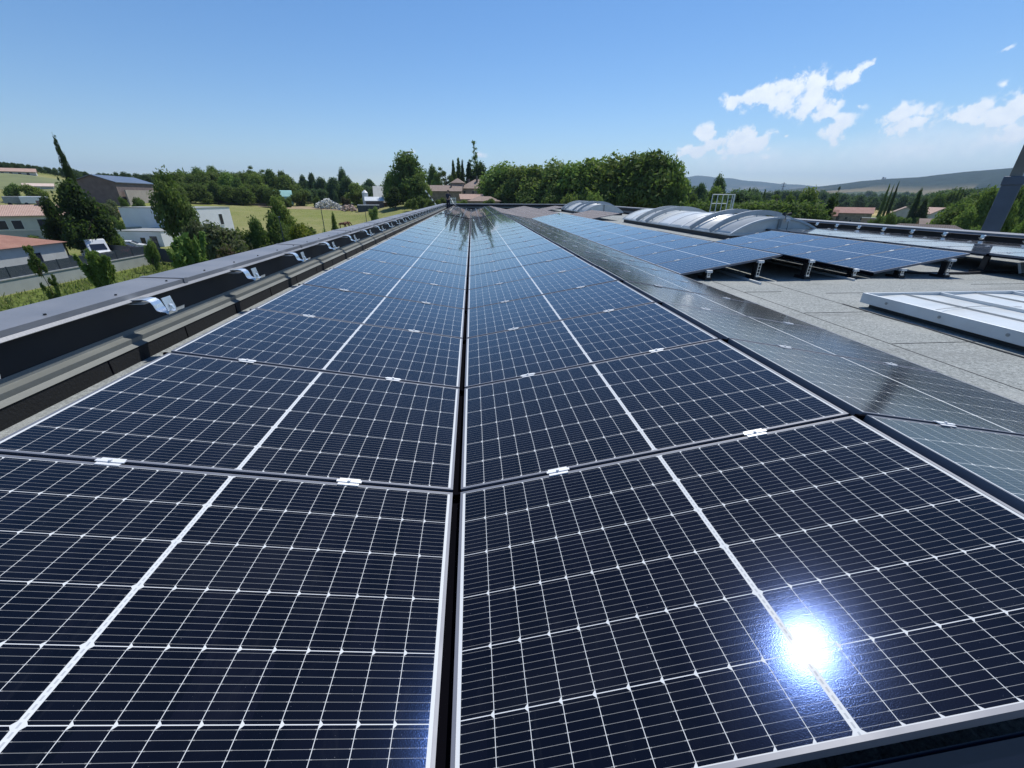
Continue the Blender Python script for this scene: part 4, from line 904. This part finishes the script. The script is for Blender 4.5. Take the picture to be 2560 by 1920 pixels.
# ------------------------------------------------------------------ houses
def house(name, label, cat, x, y, rz, w_, d, he, hr, wall, roof, z=None, wins=(), hip=False, over=.35, axis='x', group=None, door=None, flat=False, chim=()):
    """local frame: front wall at y = -d/2 (towards the viewer when rz = 0), ridge along x (or y)"""
    z = float(tz(x, y)) if z is None else z; o = empty(name, (x, y, z), label, cat, group, rz)
    b = MB(); b.box(-w_/2, w_/2, -d/2, d/2, -1.5, he)
    if not flat and not hip:
        if axis == 'x': b.extrude([(-d/2, he), (d/2, he), (0, hr-.05)], -w_/2+.002, w_/2-.002, 'x')
        else: b.extrude([(-w_/2, he), (w_/2, he), (0, hr-.05)], -d/2+.002, d/2-.002, 'y')
    b.build('wall', wall, o)
    r = MB(); t = .16
    if flat: r.box(-w_/2-.06, w_/2+.06, -d/2-.06, d/2+.06, he, he+.12)
    elif hip:
        k = min(w_, d)/2; a, c = w_/2+over, d/2+over; lx = max(.01, (w_-d)/2) if w_ > d else .01; ly = max(.01, (d-w_)/2) if d > w_ else .01
        r.add([(-a, -c, he), (a, -c, he), (a, c, he), (-a, c, he), (-lx, -ly, hr), (lx, -ly, hr), (lx, ly, hr), (-lx, ly, hr)], [(0, 1, 5, 4), (1, 2, 6, 5), (2, 3, 7, 6), (3, 0, 4, 7), (4, 5, 6, 7), (3, 2, 1, 0)])
    else:
        if axis == 'x':
            s = (hr-he)/(d/2); c = d/2+over; r.extrude([(-c, he-over*s), (0, hr), (c, he-over*s), (c, he-over*s+t), (0, hr+t), (-c, he-over*s+t)], -w_/2-over, w_/2+over, 'x')
        else:
            s = (hr-he)/(w_/2); c = w_/2+over; r.extrude([(-c, he-over*s), (0, hr), (c, he-over*s), (c, he-over*s+t), (0, hr+t), (-c, he-over*s+t)], -d/2-over, d/2+over, 'y')
    ro = r.build('roof', roof, o)
    for q in wins:       # (side, pos along wall, sill, width, height)
        s, px, zz, ww, hh = q[:5]; bb = MB(); pp = MB(); e = .05
        def W(m_, x0, x1, z0, z1, dep0, dep1):
            if s == 'f': m_.box(x0, x1, -d/2-dep1, -d/2-dep0, z0, z1)
            elif s == 'r': m_.box(w_/2+dep0, w_/2+dep1, x0, x1, z0, z1)
            else: m_.box(-w_/2-dep1, -w_/2-dep0, x0, x1, z0, z1)
        W(bb, px-ww/2-.06, px+ww/2+.06, zz-.12, zz-.03, -.05, .10)
        for (x0, x1, z0, z1) in ((px-ww/2-.05, px-ww/2, zz-.03, zz+hh+.05), (px+ww/2, px+ww/2+.05, zz-.03, zz+hh+.05), (px-ww/2, px+ww/2, zz+hh, zz+hh+.05)): W(bb, x0, x1, z0, z1, -.05, .035)
        W(pp, px-ww/2, px+ww/2, zz-.03, zz+hh, -.05, .01)
        f_ = bb.build('window', M['white'] if len(q) < 6 else q[5], o); pp.build('pane', M['glass'], f_)
    if door:
        s, px, ww, hh = door[:4]; MB().box(px-ww/2, px+ww/2, -d/2-.03, -d/2+.05, .0, hh).build('door', M['card'], o)
    for (px, py, ww, top) in chim:
        MB().box(px-ww/2, px+ww/2, py-ww/2, py+ww/2, he+.1, top).build('chimney', M['brown'], ro)
    return o
H = house
H('bungalow', 'bungalow with a large red-brown tiled roof behind the grey fence at the left edge', 'house', -56.0, 48.2, R_(90), 17.0, 12.4, 2.95, 5.0, M['cwall'], M['tile'], z=-8.3, hip=True, wins=(('f', -2.0, .9, 1.6, 1.15), ('f', 4.6, .2, 1.4, 1.9, M['shut']), ('f', -6.5, .9, 1.4, 1.2)))
H('bungalow', 'pale bungalow with a flat pink-brown roof and dark openings beside the pine', 'house', *xy(34, 130), R_(-2+43), 15, 9, 3.0, 4.7, M['cwall'], M['ptile'], z=-6.9, wins=(('f', -3.0, .7, 1.3, 1.5), ('f', -1.0, .7, 1.3, 1.5), ('f', 3.2, .0, 2.9, 2.3, M['shut'])), chim=((3, 0, .8, 5.6),))
wz = -8.35; wr = R_(-12)
H('white_house', 'white two storey flat roofed house behind the leafy tree', 'house', -55.3, 88.2, wr, 14.8, 8.5, 6.1, 6.1, M['wwall'], M['shut'], z=wz, flat=True, wins=(('f', -.3, 3.6, .7, 1.2), ('f', 6.0, 3.6, .55, 1.1), ('r', 1.5, 3.2, .8, 1.8)))
H('garage', 'lower white flat roofed block in front of the white house', 'house', -54.3, 79.9, wr, 8.4, 7.2, 2.75, 2.75, M['wwall'], M['shut'], z=wz, flat=True, wins=(('f', .6, .9, .9, .9),), door=('f', 2.6, 1.3, 2.05))
def corner_house(name, label, A, C, side, **k):      # gable wall runs A-C, the long side leaves C to the right
    A, C = Vector(A), Vector(C); g = A-C; d = g.length; s_ = Vector((g.y, -g.x)).normalized()
    if s_.y < 0: s_ = -s_
    c = C+s_*side/2+g/2; return H(name, label, 'barn', c.x, c.y, math.atan2(s_.y, s_.x), side, d, **k)
corner_house('barn', 'long brown barn with pale blue solar roof behind the pine', (-90.2, 111.2), (-82.5, 113), 20, he=4.1, hr=5.5, wall=M['brown'], roof=M['solroof'], z=-1.6)
b = MB().box(-8, 8, -.15, .15, -1.5, 2.5).build('concrete_wall', simple('stained_concrete', (.30, .27, .24), .9, 0, .15, .7)); b.location = (-83.9, 122.4, -1.6); b.rotation_euler = (0, 0, math.atan2(19.4, -4.53)); tag(b, 'stained concrete wall along the right side of the long barn', 'wall')
H('farmhouse', 'long low farmhouse with pink tiled roof on the hill at the far left', 'house', *xy(48, 275), R_(38), 15.5, 7, 1.5, 2.7, M['cwall'], M['ptile'], z=6.4, wins=tuple(('f', -6+2.3*i, .4, .9, .8) for i in range(6)))
H('shed', 'small shed with a bright pink-white roof on the hill slope left of the cypress', 'shed', *xy(108, 225), R_(38), 7, 5, .7, 1.5, M['cwall'], mat_tiles('bleached_tiles', (.60, .46, .38), (.72, .58, .50)), z=1.5)
for k, (u, D, l) in enumerate(((62, 190, 9), (78, 188, 5), (4, 165, 5))):
    b = empty('parked_van', (*xy(u, D), float(tz(*xy(u, D)))), ['grey box trailer parked below the hill shrubs', 'pale container beside the box trailer below the hill', 'white van parked below the hill at the picture edge'][k], 'van', 'vehicles parked below the hill', R_(40))
    MB().box(-l/2, l/2, -1.1, 1.1, .5, 2.4).build('body', M['carw'] if k != 0 else M['shut'], b, bevel=.15); q = MB()
    for x in (-l/2+1, l/2-1): q.tube([(x, -1.12, .4), (x, 1.12, .4)], .4, 12)
    q.build('wheel', M['tyre'], b); MB().box(l/2-1.2, l/2-.4, -1.12, 1.12, 1.3, 2.0).build('windscreen', M['glass'], b)
# manor
mx, my = xy(1190, 172)
mz = -3.0
H('manor_house', 'old pink stone manor house with hipped tile roof and three chimneys', 'house', mx+.9, my, R_(-4), 13.2, 11, 5.6, 8.8, M['pstone'], M['otile'], z=mz, hip=True, over=.5, wins=(('f', -1.6, 3.4, .8, 1.3, M['shut']), ('f', .7, 3.4, .8, 1.3, M['shut']), ('f', 1.7, 3.4, .7, 1.3, M['shut']), ('f', 3.6, 3.4, .8, 1.3, M['shut']), ('f', -4.8, 3.4, .8, 1.3, M['shut'])), chim=((-3.4, -1, .8, 8.9), (-.3, -1.5, .7, 9.9), (4.6, -1, .9, 8.6)))
H('tower', 'square stone tower with a pyramid roof at the left of the manor', 'tower', *xy(1146, 168), R_(-6), 4.1, 4.1, 7.4, 9.0, M['pstone'], M['otile'], z=mz, hip=True, over=.45)
H('stone_wing', 'long windowless stone wing left of the manor tower', 'building', *xy(1106, 166), R_(-3), 14.5, 7, 4.6, 6.4, M['stone'], M['otile'], z=mz, over=.3, chim=((3.5, -1, .5, 7.0),))
H('outbuilding', 'manor outbuilding with a pinkish roof slope facing left', 'house', *xy(1178, 150), R_(6), 7.0, 6, 2.6, 3.9, M['pstone'], M['ptile'], z=-3.4, over=.5)
H('outbuilding', 'low wide outbuilding with hipped brown roof right before the manor', 'house', *xy(1211, 146), R_(-4), 9.8, 6, 2.1, 3.5, M['stone'], M['otile'], z=-3.5, hip=True, over=.6)
H('outbuilding', 'small tiled lean-to peeping out right of the manor', 'shed', *xy(1240, 168), 0., 2.6, 3, 3.3, 4.1, M['stone'], M['ptile'], z=mz, hip=True)
g_ = MB()
for x in (-.7, -.25, .25, .7): g_.box(x-.08, x+.08, -.03, .03, 0, 1.35)
g_.box(-.75, .75, -.04, .04, .2, .34); g_.box(-.75, .75, -.04, .04, 1.0, 1.14)
o = g_.build('garden_gate', M['white']); px, py = xy(1132, 120); o.location = (px, py, float(at(1132, 507, D=120).z)); tag(o, 'white wooden gate right behind the worker', 'gate')
o = MB().box(-1, 1, -.1, .1, -5, 0).build('gate_pier', M['conc']); o.location = (px, py, float(at(1132, 507, D=120).z)-.01); tag(o, 'grey wall piece carrying the white gate', 'wall')
# striped pole behind the parapet
sp = empty('striped_pole', tuple(at(1090, 513, D=70)), 'white and black striped pole leaning left of the worker beyond the parapet', 'pole')
a0 = at(1090, 513, D=70); a1 = at(1063, 476, D=70)
for i in range(7):
    p0 = a0.lerp(a1, i/7)-a0; p1 = a0.lerp(a1, (i+1)/7)-a0; MB().tube([p0, p1], .10, 8).build('band', M['white'] if i % 2 == 0 else M['plastic'], sp)
d_ = (a1-a0).normalized(); MB().tube([Vector((0, 0, 0)), -d_*7.5], .10, 8).build('shaft', M['white'], sp)
# silo, sheds, rubble
sx_, sy_ = xy(913, 172)
so_ = empty('silo', (sx_, sy_, float(tz(sx_, sy_))), 'pale metal silo with a cone top left of the great tree', 'silo')
MB().tube([(0, 0, 0), (0, 0, 5.4)], 1.05, 16).build('drum', M['offw'], so_); MB().tube([(0, 0, 5.4), (0, 0, 6.3)], [1.1, .2], 16).build('cone_top', M['white'], so_)
H('shed', 'open farm shed with a pale sloping roof right of the silo', 'shed', *xy(935, 168), R_(12), 6.0, 5, 2.5, 3.6, M['brown'], M['offw'], axis='x'); H('shed', 'low grey shed at the foot of the silo', 'shed', *xy(918, 160), R_(10), 7, 4, 1.7, 1.7, M['fence'], M['offw'], flat=True)
H('barn', 'weathered pale brown barn roof between silo and great tree', 'barn', *xy(966, 176), R_(10), 8.5, 12, 1.2, 6.4, M['stone'], M['cwall'], axis='x')
rng = np.random.default_rng(3)
for nm, lab, u0, u1, D, n, hgt, mat_ in (('rubble_heap', 'heap of pale rubble and broken blocks behind the meadow', 785, 850, 176, 240, 3.2, M['cwall']), ('rubble_heap', 'heap of reddish rubble right of the pale one', 850, 885, 168, 110, 2.2, M['pstone'])):
    b = MB()
    for i in range(n):
        f = rng.random(); px, py = xy(u0+(u1-u0)*f, D+rng.normal(0, 2)); hz = hgt*math.sin(math.pi*min(.95, .1+f*.85))*rng.random(); s = rng.uniform(.15, .5)
        b.box(-s, s, -s*.6, s*.6, -s*.5, s*.5, M=Matrix.Translation((px, py, float(tz(px, py))+hz)) @ Matrix.Rotation(rng.random()*3, 4, 'X') @ Matrix.Rotation(rng.random()*3, 4, 'Z'))
    tag(b.build(nm, mat_), lab, 'rubble', kind='stuff')
px, py = xy(694, 190); o = empty('tarpaulin_shed', (px, py, float(tz(px, py))), 'mint green tarpaulin shed with sagging cover at the wood edge', 'shed', rz=R_(22))
MB().extrude([(-2.2, 0), (-2.0, 2.9), (-.2, 4.9), (.3, 5.0), (2.2, 2.4), (2.7, 0), (2.5, 0), (2.0, 2.3), (0, 4.8), (-1.9, 2.8), (-2.1, 0)], -4.6, 5.0, 'x').build('cover', M['mint'], o)
MB().extrude([(-2.0, 0), (-1.85, 2.7), (0, 4.7), (1.9, 2.2), (2.4, 0)], -4.4, 4.7, 'x').build('inner_wall', M['mint'], o)
H('stone_shed', 'low ruined wooden shed at the foot of the wood', 'shed', *xy(568, 182), R_(28), 6.5, 3, 1.7, 2.1, M['brown'], M['bare'])
o = MB().tube([(0, 0, 0), (0, 0, 2.7), (0, 0, 3.0)], [.35, .33, .2], 10).build('gate_post', M['cwall']); px, py = xy(594, 178); o.location = (px, py, float(tz(px, py))); tag(o, 'pale post standing right of the ruined shed', 'post')
o = MB().box(-9, 9, -.4, .4, 0, .7).build('log_pile', M['brown']); px, py = xy(640, 178); o.location = (px, py, float(tz(px, py))); o.rotation_euler = (0, 0, R_(25)); tag(o, 'low long stack of timber before the dark wood', 'timber')
# clay heap by the barn
o = MB().tube([(0, 0, 0), (0, 0, 1.2), (0, 0, 2.2)], [4.2, 2.8, .8], 14).build('clay_heap', M['tile'], smooth=True); px, py = xy(240, 128); o.location = (px, py, float(tz(px, py))); tag(o, 'reddish heap of clay before the brown barn', 'heap')
o = MB().box(-1.3, 1.3, -.06, .06, 0, 2.2).build('hoarding', M['white']); px, py = xy(189, 118); o.location = (px, py, -1.9); o.rotation_euler = (0, 0, R_(35)); tag(o, 'white board standing above the pine before the barn', 'board'); MB().box(-.1, .1, -.05, .05, -5, 0).build('leg', M['wood'], o)
# right hand houses
H('farmhouse', 'stone farmhouse with red tiled roof and arched door behind the right parapet', 'house', *xy(2138, 205), R_(-43), 13.0, 7, 3.6, 5.3, M['stone'], mat_tiles('red_clay_tiles', (.36, .19, .15), (.46, .27, .22)), z=-8.3, wins=(('f', -.5, 1.4, .7, .8, M['shut']), ('f', .9, .6, .5, .7, M['shut']), ('f', 4.0, 1.3, .9, 1., M['white'])), door=('f', -3.5, 1.8, 2.6))
H('shed', 'lower red roofed annex left of the stone farmhouse', 'shed', *xy(2078, 203), R_(-43), 7, 6, 2.6, 4.4, M['stone'], M['tile'], z=-8.3)
H('brick_wall_shed', 'small brick-faced shed right of the farmhouse', 'shed', *xy(2203, 190), R_(-45), 6.0, 3, 2.7, 2.7, mat_tiles('pale_brick', (.46, .30, .22), (.58, .42, .33), 8), M['conc'], z=-8.6, flat=True)
H('gabled_house', 'pale gabled house with two dark windows left of the fir', 'house', *xy(2276, 220), R_(-44), 7.0, 12, 3.6, 5.5, M['cwall'], M['otile'], z=-8.2, axis='y', wins=(('f', -1.3, .9, .8, 1.5, M['shut']), ('f', 1.5, .8, 1.4, 1.4, M['shut'])))
H('gabled_house', 'pale gabled house with pinkish roof right of the fir', 'house', *xy(2352, 205), R_(-20), 6.6, 9, 3.6, 5.4, M['cwall'], M['ptile'], z=-8.0, axis='y', wins=(('f', -1., .9, 1.6, 1.2, M['shut']),))
H('shed', 'small tile roofed annex before the right gabled house', 'shed', *xy(2362, 160), R_(-40), 5.5, 4.5, 1.8, 3.1, M['stone'], M['otile'], z=-7.9)
H('hall', 'long low hall with brown roof and pale gable trim behind the right parapet', 'building', *xy(2345, 82), R_(-48), 12.5, 7, 3.6, 5.5, M['brown'], mat_tiles('brown_sheet_roof', (.13, .10, .09), (.18, .145, .13)), z=-8.6, hip=True, chim=((.6, -2.4, 1.1, 4.9),))
wood('hedge', 'clipped dark green hedge between brick shed and gabled houses', [(2200, 2300, 543, 550, 190, 185, 22)], 'dark', 31, 1.)
# garden wall with fence on the left
gw = empty('retaining_wall', (-42.6, 52, -8.5), 'long grey rendered wall along the verge below the anthracite fence', 'wall')
MB().box(-.18, .18, -30, 10.3, -.5, 1.30).build('wall_body', M['conc'], gw); MB().box(-.24, .24, -30, 10.3, 1.30, 1.40).build('coping', M['shut'], gw); MB().box(-6, -.18, 9.9, 10.28, -.5, 1.2).build('wall_return', M['conc'], gw)
ff = empty('fence', (-42.6, 52, -7.1), 'anthracite slatted fence standing on the long grey wall', 'fence')
for k in range(17):
    y = -29.9+2.5*k; MB().box(-.05, .05, y-.04, y+.04, 0, 1.0).build('post', M['fence'], ff); b = MB()
    if k < 16:
        for i in range(9): b.box(-.02, .02, y+.05, y+2.45, .03+i*.105, .03+i*.105+.095)
        b.build('slat_panel', M['fence'], ff)
f2 = empty('fence', (-46, 62.4, -8.2), 'dark fence running back from the wall corner towards the white garage', 'fence', rz=R_(-26))
MB().box(-.04, 9., -.03, .03, 0, 1.7).build('panel', M['fence'], f2); MB().box(-12, -.08, -.03, .03, 0, 1.7).build('panel', M['fence'], f2)
o = MB().box(-14, 14, -.1, .1, -.5, 1.6).build('garden_wall', M['conc']); px, py = xy(262, 104); o.location = (px, py, float(tz(px, py))); o.rotation_euler = (0, 0, R_(38)); tag(o, 'low grey garden wall between the pine and the white house', 'wall')
# vehicles
def car(name, label, x, y, z, rz, paint, L=4.6, Wd=1.85, Hh=1.9, van=True):
    o = empty(name, (x, y, z), label, 'van' if van else 'car', rz=rz)
    pr = [(-L/2, .35), (L/2, .35), (L/2, .85), (L/2-.25, 1.02), (L/2-1.0, 1.12), (L/2-1.75, Hh-.05), (L/2-2.0, Hh), (-L/2+.15, Hh), (-L/2, Hh-.2)] if van else [(-L/2, .35), (L/2, .35), (L/2, .75), (L/2-.9, .92), (L/2-1.7, 1.42), (-L/2+1.2, 1.46), (-L/2+.5, 1.0), (-L/2, .92)]
    b = MB().extrude(pr, -Wd/2, Wd/2, 'y').build('body', paint, o, bevel=.07)
    g = MB()
    if van: g.add([(L/2-1.06, -Wd/2+.22, 1.25), (L/2-1.06, Wd/2-.22, 1.25), (L/2-1.45, Wd/2-.28, 1.25+.39*(Hh-1.17)/.75), (L/2-1.45, -Wd/2+.28, 1.25+.39*(Hh-1.17)/.75)], [(0, 1, 2, 3)]); g.v = [(q[0]+.03, q[1], q[2]+.02) for q in g.v]
    else: g.add([(L/2-.95, -Wd/2+.15, .96), (L/2-.95, Wd/2-.15, .96), (L/2-1.65, Wd/2-.2, 1.40), (L/2-1.65, -Wd/2+.2, 1.40)], [(0, 1, 2, 3)]); g.v = [(q[0]+.03, q[1], q[2]+.02) for q in g.v]
    g.build('windscreen', M['glass'], o)
    g = MB()
    for s in (-1, 1): g.box(-.3, L/2-1.7, s*(Wd/2+.004)-.004, s*(Wd/2+.004)+.004, 1.02, (Hh if van else 1.42)-.18)
    g.build('side_window', M['glass'], o)
    for sx in (-L/2+.85, L/2-.85):
        for s in (-1, 1):
            wh = MB().tube([(sx, s*(Wd/2-.2), .33), (sx, s*(Wd/2+.01), .33)], .33, 16).build('wheel', M['tyre'], o); MB().tube([(sx, s*(Wd/2+.01), .33), (sx, s*(Wd/2+.02), .33)], .18, 12).build('rim', M['offw'], wh)
    for s in (-1, 1): MB().box(L/2-.02, L/2+.01, s*.65-.16, s*.65+.16, .62, .78).build('headlight', M['offw'], o)
    return o
vx, vy = xy(186, 82)
car('parked_van', 'white delivery van parked at the corner of the red-brown bungalow', vx, vy, -8.2, math.atan2(-vy, -vx)+.25, M['carw'], 5.0, 2.1, 2.6)
car('parked_car', 'dark car parked in front of the low white wall left of the white garage', *xy(262, 88), -8.25, R_(20), M['card'], 4.4, 1.8, 1.5, False)
car('parked_car', 'white car roof shining left of the white garage', *xy(276, 92), -8.2, R_(24), M['carw'], 4.4, 1.8, 1.5, False)
car('parked_car', 'pinkish red car behind the anthracite fence', *xy(276, 77), -8.3, R_(-15), M['red'], 4.2, 1.75, 1.5, False)
# lamp posts
for u, vt, D, lab in ((697, 543, 52, 'slim dark street lamp before the dark trees at the meadow edge'), (799, 503, 66, 'slim street lamp by the road left of the small upright tree'), (911, 514, 74, 'slim street lamp standing free before the dry meadow')):
    p = at(u, vt, D=D); z0 = float(tz(p.x, p.y)); o = empty('street_lamp', (p.x, p.y, z0), lab, 'street lamp', 'slim street lamps along the road', R_(-60))
    h = p.z-z0; MB().tube([(0, 0, 0), (0, 0, h*.5), (0, 0, h)], [.07, .055, .04], 8).build('post', M['fence'], o); MB().box(-.1, .65, -.09, .09, h-.02, h+.06).build('lamp_head', M['fence'], o, bevel=.02)
# horses
for k, (u, D) in enumerate(((846, 112), (856, 114))):
    px, py = xy(u, D); o = empty('horse', (px, py, float(tz(px, py))), ['chestnut horse grazing left in the dry meadow', 'chestnut horse grazing right in the dry meadow'][k], 'horse', 'horses in the meadow', R_(20+k*30))
    skin_mesh('body', [(0, 0, 1.15, .26, .30), (.55, 0, 1.12, .25, .29), (-.6, 0, 1.2, .26, .30), (.85, 0, 1.22, .18, .2), (1.15, 0, .95, .12), (1.4, 0, .55, .10), (1.55, 0, .25, .06), (.62, .14, .75, .09), (.62, .15, .4, .06), (.62, .15, .04, .05), (.62, -.14, .75, .09), (.72, -.15, .4, .06), (.70, -.15, .04, .05),
        (-.72, .14, .8, .12), (-.62, .15, .5, .07), (-.78, .15, .04, .05), (-.72, -.14, .8, .12), (-.60, -.15, .5, .07), (-.72, -.15, .04, .05), (-.95, 0, 1.15, .05), (-1.02, 0, .7, .04)],
        [(0,1),(0,2),(1,3),(3,4),(4,5),(5,6),(1,7),(7,8),(8,9),(1,10),(10,11),(11,12),(2,13),(13,14),(14,15),(2,16),(16,17),(17,18),(2,19),(19,20)], M['horse'], o)
# pylon and chapel on the hills
px, py = xy(1952, 1400); o = empty('pylon', (px, py, float(tz(px, py))), 'faint lattice electricity pylon on the plain before the blue hills', 'pylon')
b = MB(); hh = at(1957, 456, D=1400).z-float(tz(px, py))
for a in ((-3, -3), (3, -3), (3, 3), (-3, 3)): b.tube([(a[0], a[1], 0), (a[0]*.15, a[1]*.15, hh)], .3, 4)
for i in range(8):
    f = i/8; s = 3*(1-f*.85); b.tube([(-s, -s, f*hh), (s, -s, (f+.1)*hh)], .2, 4); b.tube([(s, -s, f*hh), (-s, -s, (f+.1)*hh)], .2, 4)
b.build('lattice', M['steel'], o)
for z in (.8, .93): MB().box(-7, 7, -.3, .3, hh*z, hh*z+.8).build('cross_arm', M['steel'], o)
p = at(2208, 451, D=4180); o = empty('hilltop_chapel', (p.x, p.y, p.z-6), 'small silhouette of a ruin on the crest of the wooded hill', 'ruin')
MB().box(-12, 14, -5, 5, 0, 16).build('wall', M['stone'], o); MB().box(-10, -3, -4, 4, 16, 28).build('tower', M['stone'], o); MB().box(8, 12, -4, 4, 16, 24).build('pillar', M['stone'], o)
# ------------------------------------------------------------------ haze
HZ = True
if HZ:
    hm = bpy.data.materials.new('haze_air'); hm.use_nodes = True; t = hm.node_tree; t.nodes.clear(); oo = t.nodes.new('ShaderNodeOutputMaterial'); pv = t.nodes.new('ShaderNodeVolumePrincipled')
    pv.inputs['Color'].default_value = (.55, .74, 1, 1); pv.inputs['Density'].default_value = 9e-5; pv.inputs['Anisotropy'].default_value = .1; t.links.new(pv.outputs[0], oo.inputs['Volume'])
    o = MB().box(-12600, 12600, -12600, 12600, -20, 640).build('haze', hm); tag(o, kind='stuff')
